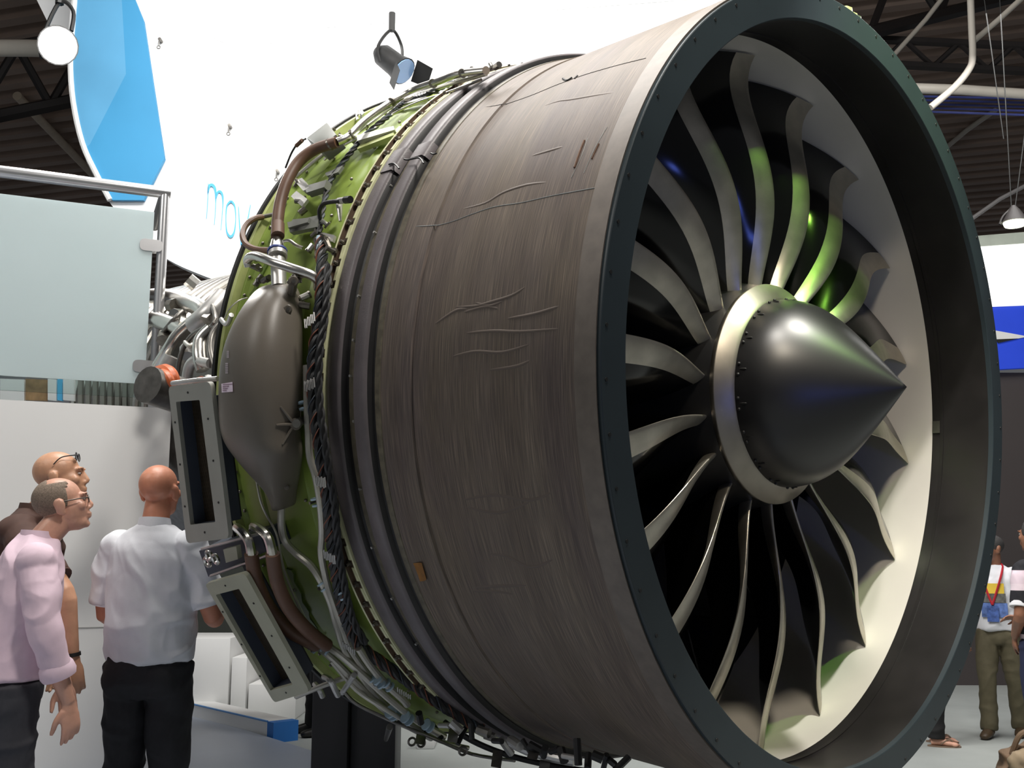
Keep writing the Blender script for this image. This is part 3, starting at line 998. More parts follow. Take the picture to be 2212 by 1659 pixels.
# ties around the upper pipes
for (x, y, r, k) in ((760, 290, 1.64, 0.020), (847, 220, 1.61, 0.020), (936, 180, 1.61, 0.020), (713, 312, 1.665, 0.026), (792, 272, 1.585, 0.012), (870, 217, 1.58, 0.012), (1000, 158, 1.61, 0.02)):
    p = C(x, y, r)
    ax = C(x + 12, y - 8, r) - C(x - 12, y + 8, r)
    collar(ENG, 'pipe_tie', p, ax, k, 0.008, M_bolt, 14)

# green case lacework brackets: scalloped strips and rivets
def scallop(path, r, w, m):
    P = smooth_path([C(q[0], q[1], r) for q in path], 6)
    V, F = [], []
    for i, (p, t, a, b) in enumerate(frames(P)):
        nr = radial(p)
        side = t.cross(nr).normalized()
        ww = w * (1.0 + 0.45 * math.sin(i * 1.6))
        V += [p - side * ww, p + side * w * 0.6, p + side * w * 0.6 - nr * 0.012, p - side * ww - nr * 0.012]
    for i in range(len(P) - 1):
        for k in range(4):
            F.append((4 * i + k, 4 * i + (k + 1) % 4, 4 * i + 4 + (k + 1) % 4, 4 * i + 4 + k))
    new('scalloped_strap', V, F, m, ENG)
M_greend = mat('deep_green_strap', s2l(90, 112, 46), 0.4, var=0.2, scale=20)
scallop([(585, 545), (590, 510), (602, 470), (615, 440)], 1.547, 0.02, M_greend)
scallop([(628, 405), (645, 375), (672, 345), (700, 325), (735, 300)], 1.547, 0.02, M_greend)
scallop([(735, 282), (770, 255), (820, 228), (900, 195), (960, 175)], 1.547, 0.018, M_greend)
scallop([(545, 640), (560, 600), (575, 570)], 1.547, 0.02, M_greend)
scallop([(622, 1230), (645, 1290), (670, 1345), (700, 1395)], 1.547, 0.02, M_greend)
bm = bmesh.new()
bmesh.ops.create_uvsphere(bm, u_segments=8, v_segments=5, radius=0.007)
rv = from_bm('case_rivet', bm, M_bolt, ENG)
first = True
for xx, ths in ((-1.905, range(108, 250, 3)), (-1.46, range(112, 240, 7)), (-1.76, range(112, 240, 9))):
    for th in ths:
        Mx = Matrix.Translation(cyl(xx, 1.548 if xx > -1.9 else 1.552, th))
        if first: rv.matrix_local = Mx; first = False
        else: share('case_rivet', rv, ENG, Mx)

# wiring harness down the side
hs = [(692, 520, 1.59), (697, 580, 1.60), (694, 640, 1.61), (688, 700, 1.61), (679, 760, 1.62), (676, 830, 1.62), (681, 900, 1.62), (690, 960, 1.62), (700, 1030, 1.62), (710, 1090, 1.61), (715, 1150, 1.61), (722, 1215, 1.60), (736, 1290, 1.60), (752, 1350, 1.59), (778, 1395, 1.59), (825, 1432, 1.58), (880, 1470, 1.57), (950, 1520, 1.57), (1040, 1575, 1.57)]
braid('wiring_harness', hs, 1.6, 0.0115, 0.0125, 5.5, [M_cable], 4)
braid('tracer_cord', hs, 1.6, 0.0220, 0.0032, 5.5, [M_fleck, M_slate, M_fleck], 3)
braid('wiring_harness', [(x + 12, y - 6, r) for x, y, r in hs[1:-4]], 1.6, 0.008, 0.0085, 6, [M_cable], 3)
pipe('blue_conduit', [(697, 705, 1.60), (693, 760, 1.61), (690, 815, 1.61)], 0.006, M_bluec)
pipe('blue_conduit', [(671, 740, 1.60), (668, 780, 1.61), (668, 830, 1.61)], 0.005, M_clamp)
pipe('harness_sleeve', [(690, 512, 1.60), (689, 540, 1.60)], 0.012, M_clamp, sub=1)
for (x, y) in ((680, 696), (680, 832), (703, 1038), (722, 1198), (762, 1392), (880, 1488)):
    p = C(x, y, 1.625); t = C(x + 3, y + 30, 1.625) - C(x - 3, y - 30, 1.625)
    rr = radial(p); s = t.cross(rr).normalized(); t.normalize()
    base = None
    for k in range(-3, 4):
        c = p + s * (0.0095 * k) + rr * 0.022
        tube('harness_comb_tooth', [c - t * (0.016 + 0.004 * (k % 2)), c + t * (0.016 + 0.004 * ((k + 1) % 2))], 0.0028, M_alu, ENG, 6, 1)
# cream pipes
jp = [(662, 790, 1.60), (663, 870, 1.61), (666, 930, 1.61), (669, 985, 1.61), (682, 1030, 1.61), (692, 1090, 1.61), (696, 1150, 1.61), (694, 1195, 1.61), (703, 1245, 1.61), (716, 1290, 1.60), (738, 1350, 1.60), (760, 1405, 1.60), (800, 1460, 1.60), (850, 1515, 1.60), (910, 1565, 1.60)]
pipe('drain_pipe', jp, 0.0135, M_cream, sub=6)
kp = [(608, 1090, 1.62), (608, 1135, 1.62), (616, 1168, 1.61), (640, 1195, 1.60), (672, 1222, 1.60), (694, 1256, 1.60), (714, 1300, 1.60), (728, 1350, 1.60), (744, 1400, 1.60), (778, 1455, 1.61), (825, 1515, 1.61), (880, 1562, 1.61), (950, 1605, 1.61)]
pipe('scavenge_pipe', kp, 0.0150, M_cream, sub=6)
pipe('scavenge_pipe', [(682, 1394, 1.63), (715, 1420, 1.63), (758, 1462, 1.63), (806, 1510, 1.63), (860, 1555, 1.63), (930, 1598, 1.62)], 0.0155, M_cream)
pipe('scavenge_pipe', [(706, 1394, 1.62), (740, 1418, 1.62), (782, 1455, 1.62), (838, 1506, 1.62), (895, 1552, 1.62), (960, 1592, 1.62)], 0.0155, M_cream)
pipe('scavenge_pipe', [(775, 1400, 1.61), (802, 1440, 1.61), (835, 1478, 1.61), (870, 1510, 1.61), (880, 1522, 1.61)], 0.0150, M_cream)
pipe('drain_pipe', [(716, 1428, 1.64), (770, 1490, 1.65), (830, 1530, 1.65), (880, 1560, 1.64), (950, 1600, 1.63), (1010, 1622, 1.62)], 0.010, M_cream)
pipe('drain_pipe', [(740, 1490, 1.66), (770, 1520, 1.67), (830, 1550, 1.66), (880, 1572, 1.66), (940, 1596, 1.65), (1020, 1630, 1.64), (1110, 1650, 1.62)], 0.0075, M_dsteel)
pipe('bonding_wire', [(553, 1034, 1.66), (562, 1080, 1.66), (575, 1112, 1.65), (596, 1150, 1.65), (606, 1195, 1.64), (618, 1245, 1.62), (645, 1310, 1.61), (664, 1348, 1.60)], 0.0045, M_cream, sides=6)
pipe('support_strut', [(640, 1505, 1.72), (700, 1480, 1.68), (750, 1462, 1.64)], 0.011, M_cream, sub=1)
pipe('drain_mast', [(833, 1600, 1.68), (842, 1570, 1.67)], [0.010, 0.014], M_dsteel, sub=1)
pipe('drain_mast', [(740, 1496, 1.66), (765, 1458, 1.65)], 0.012, M_alu, sub=1)
pipe('elbow_pipe', [(700, 1462, 1.66), (714, 1470, 1.68), (724, 1490, 1.69), (730, 1502, 1.69)], 0.0125, M_alu)
pipe('elbow_pipe', [(680, 1478, 1.66), (690, 1490, 1.68), (697, 1505, 1.69)], 0.012, M_alu)
# pale blue clamps
for (x, y, dx, dy, r, k) in ((657, 876, 2, 12, 1.61, 0.020), (684, 1084, 3, 12, 1.61, 0.020), (700, 1265, 8, 12, 1.60, 0.022), (679, 1397, 10, 8, 1.63, 0.024), (706, 1400, 10, 8, 1.62, 0.026),
                               (808, 1470, 10, 10, 1.61, 0.020), (838, 1480, 10, 10, 1.61, 0.022), (820, 1475, 9, 9, 1.63, 0.02), (848, 1540, 12, 10, 1.64, 0.03), (880, 1552, 12, 9, 1.64, 0.026), (925, 1568, 12, 8, 1.63, 0.024), (740, 1285, 6, 10, 1.60, 0.018)):
    p = C(x, y, r); ax = C(x + dx, y + dy, r) - C(x - dx, y - dy, r)
    collar(ENG, 'pipe_clamp', p - ax.normalized() * 0.012, ax, k, 0.007, M_clamp, 14)
    collar(ENG, 'pipe_clamp', p + ax.normalized() * 0.012, ax, k, 0.007, M_clamp, 14)
    q = p + ax.cross(radial(p)).normalized() * (k + 0.004)
    collar(ENG, 'clamp_bolt', q, radial(p), 0.006, 0.03, M_bolt, 6)
M_chrome = M_steel
# clutter of brackets along the underside
random.seed(5)
for k in range(26):
    x = 870 + k * 19 + random.uniform(-5, 5)
    y = 1545 + (x - 870) * 0.26 + random.uniform(-8, 16) - 0.00009 * (x - 870) ** 2
    p = C(x, y, 1.60 + random.random() * 0.05)
    a = Vector((random.uniform(-1, 1), random.uniform(-.6, .6), random.uniform(-.6, .6)))
    collar(ENG, 'connector_body', p, a, random.uniform(0.008, 0.018), random.uniform(0.03, 0.09), random.choice([M_dsteel, M_black, M_cable, M_alu]), 8)
for (x, y, h) in ((975, 1575, 30), (1070, 1620, 40), (1172, 1640, 40), (1148, 1622, 20), (905, 1580, 30)):
    A = [C(x, y, 1.62), C(x + 17, y + 3, 1.62), C(x + 12, y + h, 1.70), C(x - 5, y + h - 3, 1.70)]
    hull('hanger_bracket', A, [a + Vector((-0.012, 0, 0)) for a in A], M_dsteel, ENG)
for (x, y) in ((910, 1605), (890, 1602), (1000, 1622)):
    p = C(x, y, 1.67)
    ring = [p + Vector((0.3 * cos(q), cos(q), sin(q))) * 0.016 for q in [2 * pi * k / 14 for k in range(15)]]
    tube('eye_ring', ring, 0.005, M_dsteel, ENG, 6, 1, cap=False)
pipe('bracket_rail', [(1105, 1605, 1.60), (1140, 1622, 1.61), (1200, 1638, 1.61), (1240, 1645, 1.60)], 0.018, M_alu, sub=2)
pipe('ignition_lead', [(960, 1560, 1.60), (1020, 1600, 1.61), (1100, 1632, 1.61), (1200, 1662, 1.60), (1300, 1690, 1.58)], 0.012, M_black)

# amber tape, scratches and wrinkles on the barrel
M_amber = mat('amber_tape', s2l(138, 92, 30), 0.25, var=0.35, scale=25)
patch('amber_tape', [(883, 1218), (908, 1215), (919, 1254), (897, 1258)], 1.5135, M_amber, ENG, 0.002)
patch('amber_tape', [(903, 1216), (911, 1216), (921, 1252), (914, 1256)], 1.5142, M_amber, ENG, 0.003)
M_scr = mat('pale_scratch', s2l(140, 146, 146), 0.5)
M_scd = mat('dark_crack', s2l(30, 28, 26), 0.6)
M_wr = M_case
def scratch(name, path, m, w=0.0016):
    pts = [C(px, py, 1.5) for px, py in path]
    out = []
    for p in smooth_path(pts, 4):
        # settle on the barrel surface
        x = p.x
        rr_ = 1.517 - 0.018 * min(1, max(0, (-x - 0.09) / 0.74)) if x > -0.832 else 1.5035 + max(0, (-x - 0.842)) * 0.06
        q = radial(p) * (rr_ + w * 0.2)
        out.append(Vector((x, q.y, q.z)))
    V, F = tube_data(out, w, 6)
    return new(name, V, F, m, ENG)
def wrinkle(path):
    pts = smooth_path([C(px, py, 1.5) for px, py in path], 5)
    out, rs = [], []
    for i, p in enumerate(pts):
        t = i / (len(pts) - 1)
        w = 0.0095
        up = -w + 0.0019 * math.sin(pi * t) ** 0.7
        q = radial(p) * (1.517 - 0.018 * min(1, max(0, (-p.x - 0.09) / 0.74)) + up)
        out.append(Vector((p.x, q.y, q.z))); rs.append(w)
    V, F = tube_data(out, rs, 20)
    new('surface_wrinkle', V, F, M_case, ENG)
scratch('pale_scratch', [(868, 496), (900, 492), (938, 488), (980, 478), (1020, 464), (1070, 449), (1130, 441), (1200, 427), (1300, 411)], M_scr, 0.0013)
scratch('dark_seam', [(1018, 243), (1060, 234), (1096, 224), (1150, 207), (1200, 188), (1260, 168), (1330, 150), (1400, 135)], M_scd, 0.0013)
scratch('dark_nick', [(1218, 173), (1227, 178), (1238, 172)], M_scd, 0.0045)
scratch('dark_nick', [(1244, 174), (1250, 168)], M_scd, 0.0035)
wr = [[(1178, 231), (1210, 222), (1240, 219), (1290, 212), (1330, 207)], [(1000, 452), (1050, 440), (1090, 418), (1140, 403), (1185, 398)], [(1152, 340), (1190, 330), (1220, 322)],
      [(985, 664), (1030, 662), (1060, 655), (1110, 640), (1140, 622)], [(1005, 675), (1050, 664), (1080, 668)], [(1030, 655), (1060, 662), (1090, 652)], [(1100, 690), (1160, 680), (1215, 664)], [(940, 700), (985, 672), (1010, 668)],
      [(1010, 720), (1070, 716), (1130, 718), (1215, 712)], [(980, 770), (1030, 760), (1090, 762), (1150, 745)], [(1060, 800), (1120, 792), (1150, 780)], [(1000, 1080), (1070, 1068), (1150, 1078), (1200, 1060)], [(1010, 1095), (1080, 1106), (1150, 1082)],
      [(1030, 1268), (1080, 1264), (1140, 1262)], [(1060, 1195), (1100, 1200), (1150, 1222), (1200, 1205)], [(1020, 1276), (1070, 1276), (1110, 1281)], [(1190, 550), (1220, 548)]]
for p in wr:
    wrinkle(p)
M_rust = mat('rust_brown_scuff', s2l(96, 66, 46), 0.5, var=0.3, scale=60)
scratch('rust_scuff', [(1268, 310), (1258, 335), (1247, 368)], M_rust, 0.004)
scratch('rust_scuff', [(1300, 318), (1285, 350)], M_rust, 0.003)
scratch('pale_scratch', [(1275, 305), (1262, 345), (1240, 390)], M_scr, 0.001)
scratch('pale_scratch', [(1318, 282), (1290, 330), (1268, 380)], M_scr, 0.001)
for (x, y) in ((845, 402), (810, 503), (776, 640), (765, 735), (758, 812), (766, 910), (779, 1056), (805, 1182), (848, 1292), (900, 1390)):
    p = C(x, y, 1.531)
    collar(ENG, 'groove_clip', p, radial(p), 0.005, 0.014, M_alu, 8)
# plate on top of the rim: shiny bracket of an upper lifting frame
for (a, b) in (((1826, 2), (1852, 22)), ((1922, 88), (1938, 108))):
    A = EX(a[0], a[1], -0.12); B = EX(b[0], b[1], -0.12)
    for k in range(5):
        t = k / 4
        p = A * (1 - t) + B * t + Vector((random.uniform(-.02, .02), 0, 0))
        q = radial(p) * 1.575
        collar(ENG, 'rim_lug', Vector((p.x, q.y, q.z)), radial(p), 0.034, 0.11, M_steel if k % 2 else M_greenl, 8)

# core engine behind the fan case
lathe('core_casing', [(-2.1, 0.74), (-2.8, 0.80), (-3.4, 0.88), (-4.0, 0.90), (-4.8, 0.88), (-5.4, 0.74), (-5.6, 0.5)], M_dsteel, ENG, 96)
lathe('exhaust_cone', [(-5.6, 0.5), (-6.3, 0.28), (-6.7, 0.02)], M_dsteel, ENG, 48)
for k in range(11):
    x = -3.75 - 0.11 * k
    pts = [cyl(x, 0.945, th) for th in range(60, 200, 4)]
    tube('cooling_hoop_tube', pts, 0.022, M_steel, ENG, 8, 1)
for (pa_, m, k) in (([(333, 640, 1.05), (380, 645, 1.06), (430, 665, 1.06), (450, 690, 1.04)], M_steel, 0.05), ([(420, 705, 1.08), (450, 680, 1.08), (485, 640, 1.06)], M_alu, 0.06), ([(335, 690, 1.06), (370, 700, 1.08), (400, 715, 1.06)], M_steel, 0.05),
                    ([(438, 800, 1.1), (430, 770, 1.12), (432, 735, 1.12), (455, 710, 1.1)], M_steel, 0.034), ([(402, 830, 1.1), (410, 790, 1.12), (428, 775, 1.12)], M_alu, 0.028), ([(425, 780, 1.12), (455, 785, 1.12)], M_alu, 0.026),
                    ([(340, 790, 1.08), (365, 750, 1.1), (385, 720, 1.1), (420, 690, 1.08)], M_steel, 0.03), ([(345, 840, 1.05), (358, 800, 1.08), (372, 770, 1.08)], M_alu, 0.045), ([(470, 810, 1.1), (455, 760, 1.12), (460, 720, 1.12), (485, 690, 1.1)], M_dsteel, 0.018),
                    ([(380, 830, 1.1), (390, 770, 1.12), (410, 730, 1.12), (440, 710, 1.12), (480, 705, 1.1)], M_dsteel, 0.013), ([(400, 740, 1.13), (410, 748, 1.15), (420, 742, 1.13)], M_cream, 0.012), ([(350, 720, 1.1), (375, 690, 1.12), (395, 672, 1.1)], M_dsteel, 0.012), ([(455, 650, 1.1), (465, 690, 1.12), (445, 720, 1.1)], M_dsteel, 0.012)):
    pipe('core_duct', [(a, b, r) for a, b, r in pa_], k, m, sides=12)
for (x, y) in ((383, 682), (397, 700), (374, 660), (450, 690), (415, 610), (430, 700), (355, 730), (405, 760), (440, 830), (455, 828)):
    p = C(x, y, 1.08)
    collar(ENG, 'core_fitting', p, Vector((random.uniform(-1, 1), random.uniform(-1, 1), random.uniform(-1, 1))), 0.04, 0.06, random.choice([M_alu, M_steel, M_bolt]), 8)
M_orange = mat('orange_silicone_hose', s2l(190, 96, 52), 0.45, var=0.1)
pipe('orange_hose', [(340, 805, 1.3), (358, 800, 1.32), (372, 812, 1.32), (377, 835, 1.3)], 0.032, M_orange)
pipe('orange_hose', [(340, 812, 1.34), (352, 808, 1.36), (364, 818, 1.36), (369, 838, 1.34)], 0.026, M_orange)
p = C(352, 842, 1.34)
collar(ENG, 'starter_duct', p, Vector((0.3, -1, 0.2)), 0.09, 0.2, M_dsteel, 20)
pipe('band_strap', [(478, 690, 1.62), (487, 700, 1.63), (494, 696, 1.64), (500, 680, 1.66)], 0.010, M_alu)
pipe('bonding_wire', [(484, 690, 1.62), (495, 668, 1.63), (515, 650, 1.62), (535, 643, 1.60)], 0.003, M_cream, sides=6)

# ---------------------------------------------------------------- engine stand
st = empty('engine_stand', Wz(786, 1690, 0.05) * 0 + Vector((W(786, 1600, 6.0).x, 6.0, 0.05)))
M_stand = mat('black_stand_paint', s2l(42, 41, 43), 0.45, var=0.06, scale=3)
k = 6.0 / FPX
sx = st.location.x
def stb(name, px0, px1, z0, z1, dy, th, m=M_stand):
    x0 = (px0 - 1106) / FPX * 6.0 * 1.0 - sx + 0.0; x1 = (px1 - 1106) / FPX * 6.0 - sx
    return box(name, (x1 - x0, th, z1 - z0), m, st, Matrix.Translation(((x0 + x1) / 2, dy, (z0 + z1) / 2)), 0.006)
stb('column_web', 700, 773, 0.02, 1.30, 0.0, 0.30)
stb('column_web', 776, 868, 0.02, 1.30, 0.05, 0.30)
stb('base_plate', 660, 910, 0.0, 0.02, 0.0, 0.7)
stb('saddle_block', 705, 860, 1.30, 1.42, 0.03, 0.34)
tag(st, 'black box-section column holding up the rear of the engine', 'stand')

# ---------------------------------------------------------------- balcony railing
rp0 = Vector((WA.x, WA.y, 0)); 
def rail_pt(px, py):
    """point above the wall line seen at a pixel"""
    d = ray(px, py)
    n = Vector((-wdir.y, wdir.x, 0))
    o = Vector((WA.x, WA.y, 0)) + n * 0.06
    return CAMP + d * ((o - CAMP).dot(n) / d.dot(n))
M_rail = mat('satin_aluminium_rail', (0.62, 0.62, 0.63), 0.28, metal=0.85, var=0.04, scale=10)
M_frost = None
def frosted():
    m = bpy.data.materials.new('frosted_glass_sheet')
    m.use_nodes = True
    nt = m.node_tree
    b = nt.nodes['Principled BSDF']
    n = nt.nodes.new('ShaderNodeTexNoise'); n.inputs['Scale'].default_value = 3
    r = nt.nodes.new('ShaderNodeValToRGB')
    r.color_ramp.elements[0].color = (0.60, 0.68, 0.69, 1); r.color_ramp.elements[1].color = (0.68, 0.745, 0.755, 1)
    nt.links.new(n.outputs['Fac'], r.inputs[0]); nt.links.new(r.outputs[0], b.inputs['Base Color'])
    b.inputs['Roughness'].default_value = 0.22
    b.inputs['Subsurface Weight'].default_value = 0.0
    tr = nt.nodes.new('ShaderNodeBsdfTranslucent'); tr.inputs[0].default_value = (0.75, 0.83, 0.84, 1)
    mx = nt.nodes.new('ShaderNodeMixShader'); mx.inputs[0].default_value = 0.5
    nt.links.new(b.outputs[0], mx.inputs[1]); nt.links.new(tr.outputs[0], mx.inputs[2])
    nt.links.new(mx.outputs[0], nt.nodes['Material Output'].inputs[0])
    return m
M_frost = frosted()
M_clear = mat('clear_glass_edge', (0.80, 0.90, 0.88), 0.05, trans=1.0, var=0.0)
post_top = rail_pt(366, 418); post_bot = rail_pt(331, 884); post_bot.z = wz
px_ = Vector((post_bot.x, post_bot.y, 0))
rl = empty('balcony_railing', (post_bot.x, post_bot.y, wz))
def L(p):
    return Vector(p) - rl.location
ptop = Vector((post_bot.x, post_bot.y, rail_pt(372, 418).z))
topz = ptop.z
left_end = Vector((WA.x, WA.y, 0)) + Vector((-wdir.y, wdir.x, 0)) * 0.06
tube('rail_post', [L((post_bot.x, post_bot.y, wz)), L((post_bot.x, post_bot.y, topz))], 0.030, M_rail, rl, 16, 1)
tube('handrail', [L((post_bot.x, post_bot.y, topz)) + wdir * 0.03, L((left_end.x, left_end.y, topz))], 0.034, M_rail, rl, 16, 1)
tube('return_rail', [L((post_bot.x, post_bot.y, topz)) + Vector((0, 0, -0.005)), L((post_bot.x, post_bot.y, topz)) + Vector((-wdir.y, wdir.x, 0)) * 0.7], 0.030, M_rail, rl, 16, 1)
tube('rail_post', [L((left_end.x, left_end.y, wz)), L((left_end.x, left_end.y, topz))], 0.030, M_rail, rl, 16, 1)
g1 = topz - 0.135; g0 = wz + 0.075
gw = Vector((-wdir.y, wdir.x, 0))
def slab(name, t0, t1, z0, z1, th, m, par, off=0.0):
    base = Vector((post_bot.x, post_bot.y, 0)) + gw * off
    A = [base - wdir * t0 + Vector((0, 0, z0)), base - wdir * t1 + Vector((0, 0, z0)), base - wdir * t1 + Vector((0, 0, z1)), base - wdir * t0 + Vector((0, 0, z1))]
    A = [L(a) for a in A]
    return hull(name, A, [a + gw * th for a in A], m, par)
pn = slab('frosted_glass_panel', 0.055, 2.6, g0 + 0.06, g1, 0.010, M_frost, rl, -0.03)
pn['label'] = 'frosted glass sheet'
slab('clear_glass_strip', 0.055, 2.6, g0 - 0.02, g0 + 0.058, 0.010, M_clear, rl, -0.03)
for zc in (g1 - 0.20, g0 + 0.16):
    c = Vector((post_bot.x, post_bot.y, zc)) - wdir * 0.07 - gw * 0.035
    cl = hull('glass_clamp', round_poly([L(c + wdir * 0.07 + Vector((0, 0, 0.035))), L(c - wdir * 0.055 + Vector((0, 0, 0.035))), L(c - wdir * 0.055 - Vector((0, 0, 0.035))), L(c + wdir * 0.07 - Vector((0, 0, 0.035)))], 0.03),
              [p + gw * 0.05 for p in round_poly([L(c + wdir * 0.07 + Vector((0, 0, 0.035))), L(c - wdir * 0.055 + Vector((0, 0, 0.035))), L(c - wdir * 0.055 - Vector((0, 0, 0.035))), L(c + wdir * 0.07 - Vector((0, 0, 0.035)))], 0.03)], M_rail, rl)
tag(rl, 'balcony railing with frosted glass sheet and round aluminium handrail on the white wall', 'railing')

# ---------------------------------------------------------------- white hanging canopy with the blue faceted sign
CY = 9.4
def cw(px, py, Y=CY):
    return W(px, py, Y)
edge = [(170, -420), (158, -60), (150, 40), (146, 130), (152, 220), (172, 310), (205, 385), (250, 455), (310, 520), (365, 562), (430, 592), (500, 616), (620, 650), (800, 690)]
edge = smooth_path([Vector((a, b, 0)) for a, b in edge], 4)
outl = [(p.x, p.y) for p in edge] + [(1700, 700), (1700, -420)]
cn = empty('hanging_canopy', cw(900, 100))
def LC(p): return Vector(p) - cn.location
A = [LC(cw(a, b)) for a, b in outl]
cs = hull('fabric_skin', A, [p + Vector((0, 0.14, 0)) for p in A], M_fabric, cn)
cs['label'] = 'white stretched fabric skin'
# a second tilted white plane folds forward from the top, giving the canopy its soft grey ridge
fold = [(405, -8), (440, 70), (520, 112), (700, 60), (1560, -6), (1560, -420), (395, -420)]
F1_ = [LC(W(a, b, CY - 0.004 - (0.35 if b < -400 else 0.0))) for a, b in fold]
hull('folded_fabric_panel', F1_, [LC(W(a, b, CY - 0.001)) for a, b in fold], M_fabric, cn)
tag(cn, 'huge white curved fabric canopy hanging behind the engine', 'canopy')
# lettering in thin blue strokes
def stroke(pts, w, par, name):
    """flat letter stroke with varying width"""
    V, F = [], []
    P = [Vector((a, b, 0)) for a, b in pts]
    P = smooth_path(P, 6)
    n_ = len(P)
    for i, p in enumerate(P):
        a = P[max(0, i - 1)]; b = P[min(n_ - 1, i + 1)]
        t = (b - a).normalized(); nn = Vector((-t.y, t.x, 0))
        q = i / (n_ - 1) * (len(w) - 1); k = min(len(w) - 2, int(q)); ww = w[k] * (1 - (q - k)) + w[k + 1] * (q - k)
        for s in (1, -1):
            e = p + nn * ww * s / 2
            V.append(LC(W(e.x, e.y, CY - 0.012))); V.append(LC(W(e.x, e.y, CY + 0.002)))
    for i in range(n_ - 1):
        a = 4 * i; b = a + 4
        F += [(a, a + 2, b + 2, b), (a + 1, b + 1, b + 3, a + 3), (a, b, b + 1, a + 1), (a + 2, a + 3, b + 3, b + 2)]
    return V, F
M_letter = mat('sky_blue_lettering', s2l(84, 184, 232), 0.5)
def letter(name, strokes):
    V, F = [], []
    for pts, w in strokes:
        v, f = stroke(pts, w, cn, name)
        F += [tuple(i + len(V) for i in q) for q in f]; V += v
    return new(name, V, F, M_letter, cn, smooth=False)
letter('letter_m', [([(450, 396), (449, 430), (446, 472)], [1.2, 1.5, 1.0]), ([(449, 418), (452, 402), (459, 400), (465, 410), (466, 440), (463, 485)], [2, 5.5, 6.5, 5, 1.5, 1]), ([(466, 430), (470, 416), (476, 414), (481, 424), (481, 450), (477, 496)], [2, 4.5, 5.5, 4, 1.5, 1])])
letter('letter_o', [([(499, 434), (490, 445), (488, 473), (490, 500), (498, 511), (506, 500), (509, 473), (507, 445), (499, 434)], [5.5, 3, 1.5, 3, 6, 3, 1.5, 3, 5.5])])
letter('letter_v', [([(515, 446), (518, 490), (523, 530)], [1.2, 2.5, 6]), ([(523, 530), (532, 490), (541, 442)], [6, 2.5, 1.2])])

bs = empty('blue_faceted_sign', cw(250, 200, CY - 0.25))
def LB(p): return Vector(p) - bs.location
left_curve = [(169, -420), (168, -60), (163, 40), (157, 130), (163, 220), (183, 310), (214, 378), (242, 432)]
lc = [(p.x, p.y) for p in smooth_path([Vector((a, b, 0)) for a, b in left_curve], 4)]
def facet(name, pts, m):
    F_ = [LB(W(a, b, CY - d)) for a, b, d in pts]
    return hull(name, F_, [Vector((p.x, LB((0, CY - 0.01, 0)).y, p.z)) for p in F_], m, bs)
lc1 = [q for q in lc if q[1] < 312] + [(186, 318)]
facet('light_blue_facet', [(a, b, 0.05) for a, b in lc1] + [(194, 312, 0.05), (272, 160, 0.05), (270, 120, 0.05), (262, -20, 0.05), (262, -420, 0.05)], M_blue2)
lc2 = [(186, 318)] + [q for q in lc if q[1] >= 319]
facet('sky_blue_facet', [(262, -420, 0.05), (262, -20, 0.05), (270, 120, 0.05), (272, 160, 0.05), (194, 312, 0.05)] + [(a, b, 0.05) for a, b in lc2] + [(310, 432, 0.05), (355, 342, 0.05), (310, 44, 0.05), (290, -5, 0.05), (270, -420, 0.05)], M_skyblue)
M_rimw = mat('white_sign_edge', (0.85, 0.85, 0.84), 0.5)
tube('curved_edge_trim', [LB(W(a - 5, b, CY - 0.05)) for a, b in lc], 0.026, M_rimw, bs, 8, 1)
tag(bs, 'tall blue faceted sign with a curved white edge on the canopy', 'sign')

# white soffit panel further back at the upper left
sf = [(50, -60), (160, -60), (150, 96), (108, 58)]
A = [W(a, b, 10.3) for a, b in sf]
o = hull('soffit_panel', A, [p + Vector((0, 0.06, 0)) for p in A], M_fabric)
tag(o, 'white slanted soffit panel behind the bright lamp', 'panel')

# hooks on the canopy
for (x, y, lab) in ((346, 86, 'small hanging hook on the canopy beside the blue sign'), (496, 272, 'small hanging hook on the canopy left of the grey control box'), (599, 370, 'small hanging hook on the canopy above the lettering beside the engine')):
    h = empty('hanging_hook', W(x, y, CY - 0.04))
    V, F = tube_data([Vector((0, 0.05, 0.0)), Vector((0, -0.02, 0.0))], 0.016, 10)
    new('hook_base', V, F, M_dsteel, h)
    tube('hook_shank', [Vector((0, -0.015, 0)), Vector((0, -0.03, -0.03)), Vector((0, -0.03, -0.075))], 0.005, M_dsteel, h, 6)
    rg = [Vector((0.015 * cos(q), -0.03, -0.09 + 0.015 * sin(q))) for q in [2 * pi * i / 12 for i in range(13)]]
    tube('hook_eye', rg, 0.004, M_dsteel, h, 6, 1, cap=False)
    tag(h, lab, 'hook', 'hooks on the canopy')

